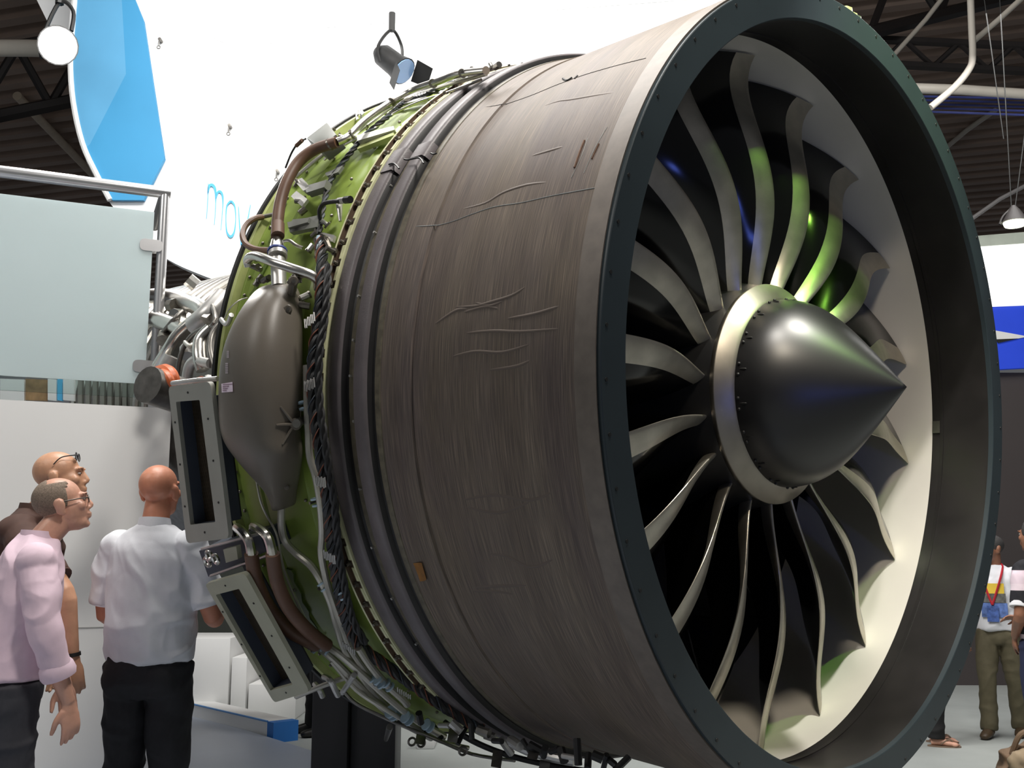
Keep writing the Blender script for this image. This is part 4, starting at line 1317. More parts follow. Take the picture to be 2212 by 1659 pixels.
# spotlights
def spot_fixture(name, loc, aim, m, label, lens_m, s=1.0, cat='spotlight', doors=True):
    t = empty(name, loc)
    d = Vector(aim).normalized()
    Mx = axes(Vector(), d)
    def tr(p): return Mx @ Vector(p)
    V, F = tube_data([tr((0, 0, -0.16 * s)), tr((0, 0, -0.10 * s)), tr((0, 0, 0.06 * s)), tr((0, 0, 0.15 * s))], [0.05 * s, 0.085 * s, 0.09 * s, 0.11 * s], 18)
    new('lamp_housing', V, F, m, t)
    V, F = tube_data([tr((0, 0, 0.1502 * s)), tr((0, 0, 0.156 * s))], 0.10 * s, 18)
    new('lamp_lens', V, F, lens_m, t)
    yoke = [tr((0.115 * s, 0, 0)), tr((0.12 * s, 0.0, -0.02 * s)) + Vector((0, 0, 0.12 * s)), Vector((0, 0, 0.26 * s)), tr((-0.12 * s, 0.0, -0.02 * s)) + Vector((0, 0, 0.12 * s)), tr((-0.115 * s, 0, 0))]
    tube('lamp_yoke', yoke, 0.012 * s, m, t, 6)
    tube('lamp_clamp', [Vector((0, 0, 0.25 * s)), Vector((0, 0, 0.40 * s))], 0.025 * s, m, t, 8, 1)
    for sg in ((-1, 1) if doors else ()):
        q = [tr((sg * 0.11 * s, -0.09 * s, 0.15 * s)), tr((sg * 0.11 * s, 0.09 * s, 0.15 * s)), tr((sg * 0.17 * s, 0.08 * s, 0.27 * s)), tr((sg * 0.17 * s, -0.08 * s, 0.27 * s))]
        hull('barn_door', q, [p + tr((sg * 0.004, 0, 0)) for p in q], m, t)
    tag(t, label, cat)
    return t
M_lampon = mat('lit_lamp_lens', (1, 1, 1), 0.3, emit=(1.0, 0.98, 0.95, 90.0), var=0.0)
M_lens = mat('pale_blue_lens', s2l(150, 185, 230), 0.1, var=0.05)
lp = W(122, 96, 8.6)
f_ = spot_fixture('booth_spotlight', lp, (CAMP - lp) + Vector((0.6, 0, -0.4)), M_black, 'glaring white spotlight beside the blue faceted sign', M_lampon, 1.5, doors=False)
light('glaring_lamp_light', 'SPOT', lp + (CAMP - lp).normalized() * 0.55, (0.0, 3.4, 1.6), 420, (1.0, 0.97, 0.93), 0.15, angle=75, blend=0.6)
spot_fixture('booth_spotlight', W(845, 133, CY - 0.6), (0.55, -0.25, -0.55), M_black, 'black stage spotlight hanging from the white canopy above the engine', M_lens, 1.15)

# ---------------------------------------------------------------- white steps and kerb beyond the engine
def block(name, px0, px1, ytop, Y, depth, m, label, cat, z0=0.0, group=None):
    a = W(px0, ytop, Y); b = W(px1, ytop, Y)
    o = box(name, (b.x - a.x, depth, a.z - z0), m, None, Matrix.Translation(((a.x + b.x) / 2, Y + depth / 2, (a.z + z0) / 2)), 0.008)
    tag(o, label, cat, group)
    return o
gst = 'white step blocks beyond the engine'
block('step_block', 250, 498, 1378, 9.9, 0.7, M_white, 'tallest white step block behind the man in the white shirt', 'step block', 0.0, gst)
block('step_block', 501, 534, 1420, 9.9, 0.7, M_white, 'middle white step block beside the lower heat exchanger', 'step block', 0.0, gst)
block('step_block', 537, 640, 1478, 9.9, 0.6, M_white, 'lowest white step block seen below the lower heat exchanger', 'step block', 0.0, gst)
block('white_plinth', 900, 938, 1590, 8.4, 0.35, M_white, 'narrow white plinth under the engine right of the black stand', 'plinth')
block('white_counter', 860, 1110, 1600, 10.4, 0.5, M_white, 'long white counter far behind under the engine', 'counter')
kb = empty('low_kerb', Wz(590, 1606, 0.0))
kd = (Wz(425, 1563, 0.0) - kb.location); kd.z = 0
kdn = kd.normalized(); kn = Vector((-kdn.y, kdn.x, 0)) * -1
if kn.y < 0: kn = -kn
hk = 0.155
def kbx(name, t0, t1, m, out=0.0, z1=hk):
    A = [kdn * t0 - kn * out, kdn * t1 - kn * out, kdn * t1 - kn * out + Vector((0, 0, z1)), kdn * t0 - kn * out + Vector((0, 0, z1))]
    return hull(name, A, [p + kn * (0.22 + out) for p in A], m, kb)
kbx('kerb_body', 0.10, 2.2, M_white)
kbx('blue_lit_kerb_end', 0.0, 0.099, mat('blue_lit_laminate', s2l(40, 118, 200), 0.4, var=0.04), 0.002)  # blue light on the kerb end is put into its colour
M_strip = mat('blue_lit_edge_strip', s2l(90, 150, 215), 0.4)  # blue light along the top edge, painted as a coloured strip
tube('edge_strip', [kdn * 0.1 + Vector((0, 0, hk)), kdn * 2.2 + Vector((0, 0, hk))], 0.008, M_strip, kb, 6, 1)
tag(kb, 'low white kerb with a blue-lit end on the floor behind the stand', 'kerb')

# ---------------------------------------------------------------- right side of the hall
M_grey = mat('dark_grey_partition', s2l(66, 60, 60), 0.6, var=0.05, scale=1)
def panel(name, quad, Y, th, m, kind=None, label=None, cat=None):
    A = [W(a, b, Y) for a, b in quad]
    o = hull(name, A, [p + Vector((0, th, 0)) for p in A], m)
    if kind: tag(o, kind=kind)
    else: tag(o, label, cat)
    return o
RY = 12.5
A = [Vector((W(1980, 1000, RY).x, RY, 0.0)), Vector((W(4600, 1000, RY).x, RY, 0.0)), Vector((W(4600, 1000, RY).x, RY, W(1980, 805, RY).z)), W(1980, 805, RY)]
tag(hull('wall_right', A, [p + Vector((0, 0.15, 0)) for p in A], M_grey), kind='structure')
bb = empty('exhibition_fascia', W(2200, 650, RY))
def LF(a, b, d=0.0): return W(a, b, RY - d - 0.05) - bb.location
M_fas = mat('lit_white_fascia', (0.9, 0.9, 0.88), 0.5, emit=(1.0, 1.0, 0.95, 1.1))
M_cobalt = mat('cobalt_blue_fascia', s2l(36, 66, 200), 0.45, emit=(0.02, 0.06, 0.5, 0.35), var=0.03)
def fq(name, pts, d, th, m):
    P = [LF(a, b, d) for a, b in pts]
    return hull(name, P, [p + Vector((0, th, 0)) for p in P], m, bb)
fq('white_lightbox', [(1990, 541), (2700, 490), (2700, 640), (1990, 668)], 0.10, 0.1, M_fas)
fq('top_trim', [(1990, 519), (2700, 462), (2700, 490), (1990, 541)], 0.12, 0.12, mat('grey_green_trim', s2l(190, 198, 186), 0.5))
fq('blue_band', [(1990, 668), (2700, 640), (2700, 770), (1990, 806)], 0.08, 0.08, M_cobalt)
fq('white_stripe', [(2140, 712), (2222, 727), (2157, 739), (2150, 727)], 0.095, 0.01, M_white)
fq('dark_stripe', [(2150, 733), (2200, 731), (2157, 741)], 0.10, 0.01, M_black)
tag(bb, 'backlit white and cobalt blue fascia of the neighbouring booth', 'fascia')

pipes = [('white_pipe', [(2095, -40), (2099, 60), (2101, 122), (2093, 150), (2062, 188), (2010, 232)], 0.036, pale_m, 10.5, 'white vertical pipe bending left under the roof'),
         ('white_pipe', [(1960, 190), (2080, 194), (2260, 206)], 0.055, pale_m, 11.0, 'thick white horizontal pipe across the upper right'),
         ('white_pipe', [(1930, 120), (2000, 42), (2040, -10)], 0.028, pale_m, 12.0, 'thin white diagonal pipe left of the vertical pipe'),
         ('white_pipe', [(2102, 90), (2160, 40), (2240, -34)], 0.030, pale_m, 10.7, 'thin white diagonal pipe right of the vertical pipe'),
         ('white_pipe', [(2040, 322), (2090, 280), (2150, 238)], 0.022, pale_m, 12.0, 'thin white diagonal pipe below the thick horizontal pipe'),
         ('white_pipe', [(2100, 472), (2160, 430), (2240, 388)], 0.024, mat('grey_steel_bar', s2l(110, 108, 108), 0.5), 12.0, 'grey diagonal bar above the white fascia'),
         ('beige_conduit', [(37, 207), (105, 278), (160, 335), (215, 392)], 0.085, mat('beige_conduit_paint', s2l(196, 180, 160), 0.5), 13.0, 'beige conduit running diagonally under the dark roof deck'),
         ('white_duct', [(-60, 104), (60, 104), (140, 106)], 0.10, pale_m, 12.0, 'white horizontal duct behind the glaring spotlight')]
for nm, pth, r, m, Y, lab in pipes:
    hang = nm == 'beige_conduit' or 'below the thick' in lab
    o = tube(nm, [((Wz(a, b, 9.95) if nm == 'beige_conduit' else Wz(a, b, 9.985)) if hang else W(a, b, Y)) for a, b in pth], r if nm == 'beige_conduit' or not hang else 0.05, m, None, 12, 4 if nm == 'white_pipe' and len(pth) > 3 else 1)
    tag(o, lab, 'pipe', 'pipes under the hall roof')
cb = empty('cable_tray', W(2100, 222, 11.4))
for k in range(5):
    o = cb.location
    tube('tray_slat', [W(1975, 208 + 8 * k, 11.4) - o, W(2260, 214 + 9 * k, 11.2) - o], 0.014, mat('blue_lit_tray', s2l(56, 66, 130), 0.4, var=0.2), cb, 6, 1)  # blue light falling on the slats is painted into their colour
tag(cb, 'blue-lit cable tray under the thick white pipe', 'cable tray')
for (a, b, lab) in (((2152, -140), (2186, 470), 'long thin suspension wire left of the pendant lamp'), ((2290, -300), (2192, 455), 'slanting suspension wire right of the pendant lamp'), ((2118, -60), (2168, 300), 'short slanting wire above the cable tray')):
    o = tube('suspension_wire', [W(*a, 9.5), W(*b, 9.5)], 0.005, mat('grey_wire', s2l(30, 32, 31), 0.6), None, 6, 1)
    tag(o, lab, 'wire', 'wires from the hall roof')
pd = empty('pendant_lamp', W(2192, 480, 9.5))
V, F = tube_data([Vector((0, 0, 0.16)), Vector((0, 0, 0.12)), Vector((0, 0, 0.0))], [0.02, 0.05, 0.12], 18)
new('lamp_shade', V, F, truss_m, pd)
V, F = tube_data([Vector((0, 0, 0.01)), Vector((0, 0, -0.035)), Vector((0, 0, -0.045))], [0.105, 0.09, 0.05], 18)
new('lamp_bulb', V, F, mat('pendant_glow', (1, 1, 0.8), 0.3, emit=(0.95, 1.0, 0.7, 6.0)), pd)
tube('lamp_bracket', [Vector((-0.14, 0, -0.02)), Vector((-0.10, 0, 0.06)), Vector((0, 0, 0.15))], 0.012, truss_m, pd, 6)
tag(pd, 'small glowing pendant lamp above the white fascia', 'lamp')
# distant lit shop strip under the glass balustrade
ds = empty('display_strip', W(80, 845, 6.05))
for (x0, x1, m) in ((0, 52, M_white), (55, 100, mat('warm_photo_print', s2l(150, 120, 84), 0.5, var=0.5, scale=12)), (103, 122, M_white), (124, 134, M_letter), (136, 160, M_white)):
    P = [W(x0, 818, 6.05) - ds.location, W(x1, 820, 6.05) - ds.location, W(x1, 866, 6.05) - ds.location, W(x0, 864, 6.05) - ds.location]
    hull('display_card', P, [p + Vector((0, 0.02, 0)) for p in P], m, ds)
tag(ds, 'row of pale display cards seen below the frosted glass', 'display')
ss_ = empty('slatted_screen', W(260, 850, 6.12))
for k in range(11):
    x = 168 + k * 16
    P = [W(x, 800, 6.12) - ss_.location, W(x + 9, 800, 6.12) - ss_.location, W(x + 9, 880, 6.12) - ss_.location, W(x, 880, 6.12) - ss_.location]
    hull('screen_slat', P, [p + Vector((0, 0.03, 0)) for p in P], mat('grey_slat', s2l(128, 128, 120), 0.5), ss_)
tag(ss_, 'grey vertical slatted screen below the frosted glass', 'screen')

# ---------------------------------------------------------------- people
def ell_tube(path, radii, side=Vector((1, 0, 0)), sides=20):
    """closed loft with elliptical sections: radii (a along side, b across)"""
    P = [Vector(p) for p in path]
    n = len(P)
    V, F = [], []
    for i in range(n):
        t = (P[min(n - 1, i + 1)] - P[max(0, i - 1)]).normalized()
        s = (side - t * side.dot(t))
        s = s.normalized() if s.length > 1e-4 else t.orthogonal().normalized()
        u = t.cross(s)
        r = radii[i]
        a, b = (r, r) if not isinstance(r, (tuple, list)) else r
        for k in range(sides):
            q = 2 * pi * k / sides
            V.append(P[i] + s * a * cos(q) + u * b * sin(q))
    for i in range(n - 1):
        for k in range(sides):
            k2 = (k + 1) % sides
            F.append((i * sides + k, i * sides + k2, (i + 1) * sides + k2, (i + 1) * sides + k))
    F.append(tuple(reversed(range(sides)))); F.append(tuple((n - 1) * sides + k for k in range(sides)))
    return V, F

def dense(path, radii, sub=4):
    P = smooth_path(path, sub)
    out = []
    k = len(radii)
    for i in range(len(P)):
        q = i / (len(P) - 1) * (k - 1)
        j = min(k - 2, int(q)); f = q - j
        g = lambda r: r if isinstance(r, (tuple, list)) else (r, r)
        a, b = g(radii[j]), g(radii[j + 1])
        out.append((a[0] * (1 - f) + b[0] * f, a[1] * (1 - f) + b[1] * f))
    return P, out

def ellipsoid(c, r, rot=None, u=20, v=14):
    V, F = [], []
    c = Vector(c)
    R = rot or Matrix.Identity(3)
    for j in range(v + 1):
        ph = pi * j / v
        for i in range(u):
            q = 2 * pi * i / u
            p = Vector((r[0] * sin(ph) * cos(q), r[1] * sin(ph) * sin(q), r[2] * cos(ph)))
            V.append(c + R @ p)
    for j in range(v):
        for i in range(u):
            F.append((j * u + i, (j + 1) * u + i, (j + 1) * u + (i + 1) % u, j * u + (i + 1) % u))
    return V, F

def union(name, parts, voxel, m, parent, smooth=4, fold=0.0, seed=0, bend=None):
    V, F = [], []
    for v, f in parts:
        F += [tuple(i + len(V) for i in q) for q in f]
        V += [Vector(p) for p in v]
    if bend:
        V = [bend(p) for p in V]
    me = bpy.data.meshes.new(name)
    me.from_pydata([tuple(p) for p in V], [], F)
    bm = bmesh.new(); bm.from_mesh(me)
    bmesh.ops.remove_doubles(bm, verts=bm.verts, dist=1e-6)
    bmesh.ops.recalc_face_normals(bm, faces=bm.faces)
    bm.to_mesh(me); bm.free()
    o = bpy.data.objects.new('tmp', me)
    COL.objects.link(o)
    r = o.modifiers.new('r', 'REMESH'); r.mode = 'VOXEL'; r.voxel_size = voxel; r.use_smooth_shade = True
    s = o.modifiers.new('s', 'SMOOTH'); s.factor = 0.5; s.iterations = smooth
    dg = bpy.context.evaluated_depsgraph_get()
    res = bpy.data.meshes.new_from_object(o.evaluated_get(dg))
    bpy.data.objects.remove(o); bpy.data.meshes.remove(me)
    res.name = name
    if fold:
        sd = Vector((seed * 3.1, seed * 1.7, seed * 0.9))
        nr = [v.normal.copy() for v in res.vertices]
        for v, nn in zip(res.vertices, nr):
            p = v.co
            a = noise.noise(Vector((p.x * 9, p.y * 9, p.z * 3.2)) + sd)
            b = noise.noise(Vector((p.x * 5 + p.z * 6, p.y * 5 + p.z * 5, p.z * 7)) + sd * 2)
            c = abs(noise.noise(Vector((p.x * 13 + p.z * 7, p.y * 13 - p.z * 6, p.z * 4)) + sd * 3))
            d_ = abs(noise.noise(Vector((p.x * 4 + p.z * 5, p.y * 4 - p.z * 3, p.z * 3.5 - p.x * 3)) + sd * 4))
            v.co = p + nn * fold * (a * 0.8 + b * 0.7 + (0.35 - c) * 0.7 + max(0.0, 0.26 - d_) * 3.0)
    res.polygons.foreach_set('use_smooth', [True] * len(res.polygons))
    res.materials.append(m)
    ob = bpy.data.objects.new(name, res)
    COL.objects.link(ob)
    ob.parent = parent
    return ob

def skin_mat(name, col):
    m = mat(name, col, 0.42, var=0.10, scale=18, bump=0.05, bscale=90)
    b = m.node_tree.nodes['Principled BSDF']
    b.inputs['Subsurface Weight'].default_value = 0.08
    b.inputs['Subsurface Radius'].default_value = (0.01, 0.004, 0.002)
    return m

def head_parts(c, R, ear=1.0, k=1.0):
    """head about its centre c, face along R's +Y"""
    def P(x, y, z): return c + R @ Vector((x * k, y * k, z * k))
    def E(x, y, z, a, b, d, rot=None): return ellipsoid(P(x, y, z), (a * k, b * k, d * k), R @ rot if rot else R)
    parts = [E(0, -0.018, 0.036, 0.078, 0.098, 0.084), E(0, 0.022, -0.018, 0.066, 0.076, 0.088), E(0, 0.046, -0.078, 0.044, 0.044, 0.036), E(0, 0.028, -0.062, 0.054, 0.058, 0.050),
             E(0, 0.082, 0.030, 0.050, 0.018, 0.014), E(0, 0.096, -0.052, 0.023, 0.013, 0.0075), E(0, 0.094, -0.064, 0.021, 0.013, 0.0085), E(0, 0.078, -0.094, 0.022, 0.018, 0.016),
             E(0.042, 0.066, -0.015, 0.022, 0.022, 0.022), E(-0.042, 0.066, -0.015, 0.022, 0.022, 0.022)]
    parts.append(ell_tube([P(0, 0.090, 0.024), P(0, 0.100, 0.004), P(0, 0.110, -0.018), P(0, 0.107, -0.028)], [0.009 * k, 0.0105 * k, 0.0130 * k, 0.010 * k], R @ Vector((1, 0, 0)), 12))
    parts.append(E(0.011, 0.100, -0.028, 0.009, 0.011, 0.008)); parts.append(E(-0.011, 0.100, -0.028, 0.009, 0.011, 0.008))
    for s in (1, -1):
        rot = Matrix.Rotation(rad(-18 * s), 3, 'Z') @ Matrix.Rotation(rad(-12), 3, 'X')
        parts.append(E(s * 0.080, -0.012, -0.008, 0.010 * ear, 0.021 * ear, 0.034 * ear, rot))
        parts.append(E(s * 0.085, -0.018, 0.004, 0.008 * ear, 0.020 * ear, 0.024 * ear, rot))
        parts.append(E(s * 0.079, -0.004, -0.034, 0.008 * ear, 0.010 * ear, 0.012 * ear, rot))
    return parts, P

def hand_parts(w, d, n, t, k=1.0, curl=0.35, spread=1.0):
    """hand from the wrist w: d along the fingers, n out of the back of the hand, t toward the thumb side"""
    d = Vector(d).normalized(); n = Vector(n); n = (n - d * n.dot(d)).normalized(); t = d.cross(n) if Vector(t).dot(d.cross(n)) > 0 else -d.cross(n)
    R = Matrix((t, n, d)).transposed()
    parts = [ellipsoid(w + d * 0.048 * k, (0.040 * k, 0.016 * k, 0.056 * k), R)]
    parts.append(ell_tube([w - d * 0.03 * k, w + d * 0.03 * k], [(0.028 * k, 0.020 * k), (0.032 * k, 0.017 * k)], t, 14))
    for i, (off, L) in enumerate(((0.030, 0.072), (0.010, 0.080), (-0.011, 0.074), (-0.030, 0.058))):
        a = w + t * off * k * spread + d * 0.082 * k
        c = curl * (0.8 + 0.25 * i)
        dirs = []
        ang = 0.15 * c
        p = a; path = [a - d * 0.03 * k, a]
        for seg, f in enumerate((0.45, 0.32, 0.25)):
            ang += c * 0.75
            v = (d * cos(ang) - n * sin(ang) + t * off * 1.6).normalized()
            p = p + v * L * f * k
            path.append(p)
        P, r = dense(path, [0.0100 * k, 0.0098 * k, 0.0092 * k, 0.0085 * k, 0.0066 * k], 3)
        parts.append(ell_tube(P, r, t, 10))
    a = w + t * 0.026 * k + d * 0.022 * k
    path = [a, a + (t * 0.7 + d * 0.8 - n * 0.25).normalized() * 0.040 * k, a + (t * 0.7 + d * 0.8 - n * 0.25).normalized() * 0.040 * k + (t * 0.25 + d * 0.9 - n * 0.45).normalized() * 0.034 * k,
            a + (t * 0.7 + d * 0.8 - n * 0.25).normalized() * 0.040 * k + (t * 0.25 + d * 0.9 - n * 0.45).normalized() * 0.060 * k]
    P, r = dense(path, [0.015 * k, 0.0125 * k, 0.0108 * k, 0.0075 * k], 3)
    parts.append(ell_tube(P, r, n, 10))
    return parts

def person(name, loc, heading, H, skin, label, shirt_m, trouser_m, shoe_m, arms, head_turn=0.0, head_pitch=0.0, head_off=(0, 0, 0), lean=0.0, sleeve='short', hem=0.93, belly=1.0, voxel=0.006, step=0.0, tuck=False, seed=1,
           shirt_mats=None, collar_m=None, wide=1.0, feet='shoe', hair=None):
    """arms: {side: (elbow, wrist, finger direction, back-of-hand normal)} in a 1.8 m frame, face along +Y"""
    k = H / 1.8
    root = empty(name, loc, (0, 0, heading))
    def bend(p):
        z = p.z / k
        if lean and z > 0.9:
            q = z - 0.9
            return Vector((p.x, p.y + lean * q * q * k, p.z - abs(lean) * 0.12 * q * q * k))
        return p
    def S(p): return Vector(p) * k
    hc = bend(S((0, 0.02, 1.672))) + S(head_off)
    R = Matrix.Rotation(head_turn, 3, 'Z') @ Matrix.Rotation(head_pitch, 3, 'X')
    hp, P = head_parts(hc, R, k=k)
    body = []
    nb = bend(S((0, -0.015, 1.47)))
    nk = [nb, nb * 0.5 + (hc + R @ S((0, -0.025, -0.07))) * 0.5 + S((0, -0.006, 0)), hc + R @ S((0, -0.018, -0.055)), hc + R @ S((0, -0.012, -0.01))]
    pth, rr = dense(nk, [0.066 * k, 0.058 * k, 0.058 * k, 0.055 * k], 3)
    body.append(ell_tube(pth, rr))
    tors = [(0, 0, 0.88), (0, 0, 0.98), (0, 0.0, 1.10), (0, 0.0, 1.25), (0, -0.005, 1.38), (0, -0.01, 1.46), (0, -0.012, 1.50)]
    pth = [bend(S(p)) for p in tors]
    body.append(ell_tube(pth, [(0.145 * k, 0.10 * k), (0.15 * k, 0.105 * k), (0.145 * k, 0.10 * k), (0.16 * k, 0.11 * k), (0.17 * k, 0.10 * k), (0.13 * k, 0.075 * k), (0.07 * k, 0.06 * k)]))
    legs = {}
    for s in (1, -1):
        st_ = step * s
        hip = S((0.095 * s, 0, 0.93)); knee = S((0.105 * s, 0.015 + st_ * 0.55, 0.50)); ank = S((0.11 * s, -0.02 + st_, 0.085))
        legs[s] = (hip, knee, ank)
        pth, rr = dense([hip, (hip + knee) / 2 + S((0, 0.01, 0)), knee, (knee * 0.6 + ank * 0.4) + S((0, -0.02, 0)), ank], [0.080 * k, 0.072 * k, 0.054 * k, 0.052 * k, 0.036 * k], 3)
        body.append(ell_tube(pth, rr))
        foot = [ank + S((0, -0.045, -0.045)), ank + S((0, 0.03, -0.040)), ank + S((0.008 * s, 0.10, -0.055)), ank + S((0.012 * s, 0.17, -0.062))]
        body.append(ell_tube(foot, [(0.030 * k, 0.030 * k), (0.036 * k, 0.036 * k), (0.042 * k, 0.024 * k), (0.032 * k, 0.014 * k)]))
        if feet == 'bare':
            for i in range(5):
                tp = ank + S((0.012 * s + (-0.034 + 0.016 * i) * s, 0.175 - 0.008 * i, -0.068))
                body.append(ellipsoid(tp, (0.0085 * k, 0.02 * k, 0.009 * k)))
    armp = {}
    for s in (1, -1):
        sh = bend(S((0.175 * s * wide, -0.01, 1.435)))
        el, wr, fd, bn = arms[s]
        el = S(el); wr = S(wr)
        if lean:
            pass
        armp[s] = (sh, el, wr)
        pth, rr = dense([sh, (sh + el) / 2, el, (el * 0.6 + wr * 0.4), wr], [0.050 * k, 0.048 * k, 0.041 * k, 0.040 * k, 0.026 * k], 3)
        body.append(ell_tube(pth, rr))
        tt = Vector(fd).cross(Vector(bn)) * s
        body += hand_parts(wr + Vector(fd).normalized() * 0.01 * k, fd, bn, -tt if False else tt, k)
    b = union('body', body + hp, voxel, skin, root, 3)
    # clothing
    tp = []
    pel = [(0, 0, 0.80), (0, -0.012, 0.86), (0, -0.01, 0.93), (0, 0, 1.00), (0, 0.0, 1.04)]
    tp.append(ell_tube([S(p) for p in pel], [(0.13 * k, 0.10 * k), (0.172 * k * wide, 0.135 * k), (0.172 * k * wide, 0.130 * k), (0.162 * k * wide, 0.120 * k), (0.158 * k * wide, 0.116 * k)]))
    for s in (1, -1):
        hip, knee, ank = legs[s]
        pth, rr = dense([hip + S((0, -0.005, 0.0)), (hip + knee) / 2, knee, (knee + ank) / 2 + S((0, -0.012, 0)), ank + S((0, 0.0, -0.02))], [(0.098 * k, 0.115 * k), (0.096 * k, 0.10 * k), (0.080 * k, 0.082 * k), (0.074 * k, 0.076 * k), (0.070 * k, 0.074 * k)], 3)
        tp.append(ell_tube(pth, rr))
        tp.append(ellipsoid(S((0.085 * s, -0.075, 0.87)), (0.085 * k, 0.065 * k, 0.09 * k)))
    tr = union('trousers', tp, voxel * 1.25, trouser_m, root, 4, 0.010 * k, seed)
    spz = [(hem - 0.01, 0.182, 0.142), (hem + 0.06, 0.186, 0.148 * belly), (1.12, 0.184, 0.146 * belly), (1.26, 0.192, 0.142), (1.38, 0.192, 0.128), (1.44, 0.172, 0.112), (1.49, 0.125, 0.085), (1.525, 0.076, 0.070)]
    sp_ = []
    pth = [bend(S((0, 0.0 if z < 1.3 else -0.008, z))) for z, a, c in spz]
    pth, rr = dense(pth, [(a * k * wide, c * k) for z, a, c in spz], 3)
    sp_.append(ell_tube(pth, rr, sides=28))
    cuffs = []
    for s in (1, -1):
        sh, el, wr = armp[s]
        if sleeve == 'short':
            end = sh + (el - sh) * 0.82
            path = [sh + S((-0.05 * s, 0, 0.0)), sh + (end - sh) * 0.3, end]
            rad_ = [0.075 * k, 0.078 * k, 0.072 * k]
            ax = (el - sh).normalized()
        else:
            end = el + (wr - el) * 0.55
            path = [sh + S((-0.05 * s, 0, 0.0)), sh + (el - sh) * 0.35, el, end]
            rad_ = [0.072 * k, 0.072 * k, 0.062 * k, 0.058 * k]
            ax = (wr - el).normalized()
        pth, rr = dense(path, rad_, 4)
        sp_.append(ell_tube(pth, rr))
        sp_.append(ellipsoid(sh + S((-0.012 * s, 0, -0.008)), (0.074 * k, 0.074 * k, 0.072 * k)))
        cuffs.append((end, ax, rad_[-1]))
    so = union('shirt', sp_, voxel * 1.1, shirt_m, root, 7, 0.0125 * k, seed + 3)
    if shirt_mats:
        shirt_mats(so)
    for (e, ax, r_) in cuffs:
        if sleeve == 'short':
            V, F = tube_data([e - ax * 0.028 * k, e - ax * 0.012 * k, e + ax * 0.006 * k], [r_ * 0.99, r_ * 1.03, r_ * 1.02], 20)
        else:
            V, F = tube_data([e - ax * 0.05 * k, e - ax * 0.035 * k, e - ax * 0.005 * k, e + ax * 0.012 * k], [r_ * 0.99, r_ * 1.14, r_ * 1.22, r_ * 1.12], 20)
        new('cuff', V, F, shirt_m, root)
    if collar_m:
        c0 = bend(S((0, -0.012, 1.505)))
        V, F = tube_data([c0 + S((0, 0.0, -0.012)), c0 + S((0, -0.006, 0.02)), c0 + S((0, -0.004, 0.048))], [0.080 * k, 0.072 * k, 0.066 * k], 24)
        new('collar', V, F, collar_m, root)
    belt = bend(S((0, 0, 1.0)))
    V, F = [], []
    pth = [S((0, 0, 0.985)), S((0, 0, 1.02))]
    v, f = ell_tube(pth, [(0.170 * k * wide, 0.128 * k), (0.168 * k * wide, 0.127 * k)], sides=28)
    new('belt', v, f, M_black, root)
    if feet == 'shoe':
        for s in (1, -1):
            hip, knee, ank = legs[s]
            sh_ = union('shoe', [ell_tube([ank + S((0, -0.065, -0.035)), ank + S((0, 0.0, -0.030)), ank + S((0.006 * s, 0.08, -0.042)), ank + S((0.012 * s, 0.17, -0.055)), ank + S((0.012 * s, 0.20, -0.060))], [(0.034 * k, 0.045 * k), (0.042 * k, 0.052 * k), (0.050 * k, 0.040 * k), (0.044 * k, 0.028 * k), (0.026 * k, 0.018 * k)]),
                                 ell_tube([ank + S((0, 0, -0.04)), ank + S((0, 0, 0.05))], [0.048 * k, 0.044 * k])], 0.008, shoe_m, root, 2)
    else:
        for s in (1, -1):
            hip, knee, ank = legs[s]
            base = ank + S((0.006 * s, 0.06, -0.079))
            V, F = ell_tube([base - Vector((0, 0, 0.006 * k)), base + Vector((0, 0, 0.006 * k))], [(0.046 * k, 0.135 * k), (0.046 * k, 0.135 * k)], sides=24)
            so2 = new('sandal_sole', V, F, shoe_m, root)
            t0 = ank + S((0.010 * s, 0.145, -0.062))
            for q in (1, -1):
                tube('sandal_strap', [t0, ank + S((0.030 * q, 0.10, -0.020)), ank + S((0.044 * q, 0.03, -0.06))], 0.006 * k, shoe_m, root, 6)
    # eyes
    M_eye = mat('eye_white', (0.50, 0.47, 0.44), 0.3); M_iris = mat('dark_iris', (0.03, 0.025, 0.02), 0.2)
    for s in (1, -1):
        V, F = ellipsoid(P(0.030 * s, 0.0835, 0.012), (0.0115 * k, 0.0088 * k, 0.0050 * k), R, 12, 8)
        e = new('eye', V, F, M_eye, root)
        V, F = ellipsoid(P(0.030 * s, 0.0912, 0.012), (0.0045 * k, 0.0022 * k, 0.0045 * k), R, 10, 6)
        new('iris', V, F, M_iris, root)
        tube('eyebrow', [P(0.012 * s, 0.0985, 0.030), P(0.030 * s, 0.0975, 0.036), P(0.048 * s, 0.084, 0.032)], 0.0035 * k, hair or skin, root, 6)
    tag(root, label, 'person')
    return root, P, R, k, bend, S

def hair_shell(root, P, R, k, m, keep, grow=1.035):
    """close-cropped hair over the part of the skull chosen by keep(x, y, z)"""
    V, F = ellipsoid((0, -0.018, 0.036), (0.078 * grow, 0.098 * grow, 0.084 * grow), None, 48, 36)
    idx = {}
    VV, FF = [], []
    for f in F:
        c = sum((V[i] for i in f), Vector()) / 4
        if keep(c.x, c.y, c.z):
            q = []
            for i in f:
                if i not in idx:
                    idx[i] = len(VV)
                    p = V[i]
                    VV.append(P(*(p * (1 + 0.006 * noise.noise(p * 120)))))
                q.append(idx[i])
            FF.append(tuple(q))
    o = new('hair', VV, FF, m, root)
    s = o.modifiers.new('thick', 'SOLIDIFY'); s.thickness = 0.012 * k; s.offset = -1
    return o

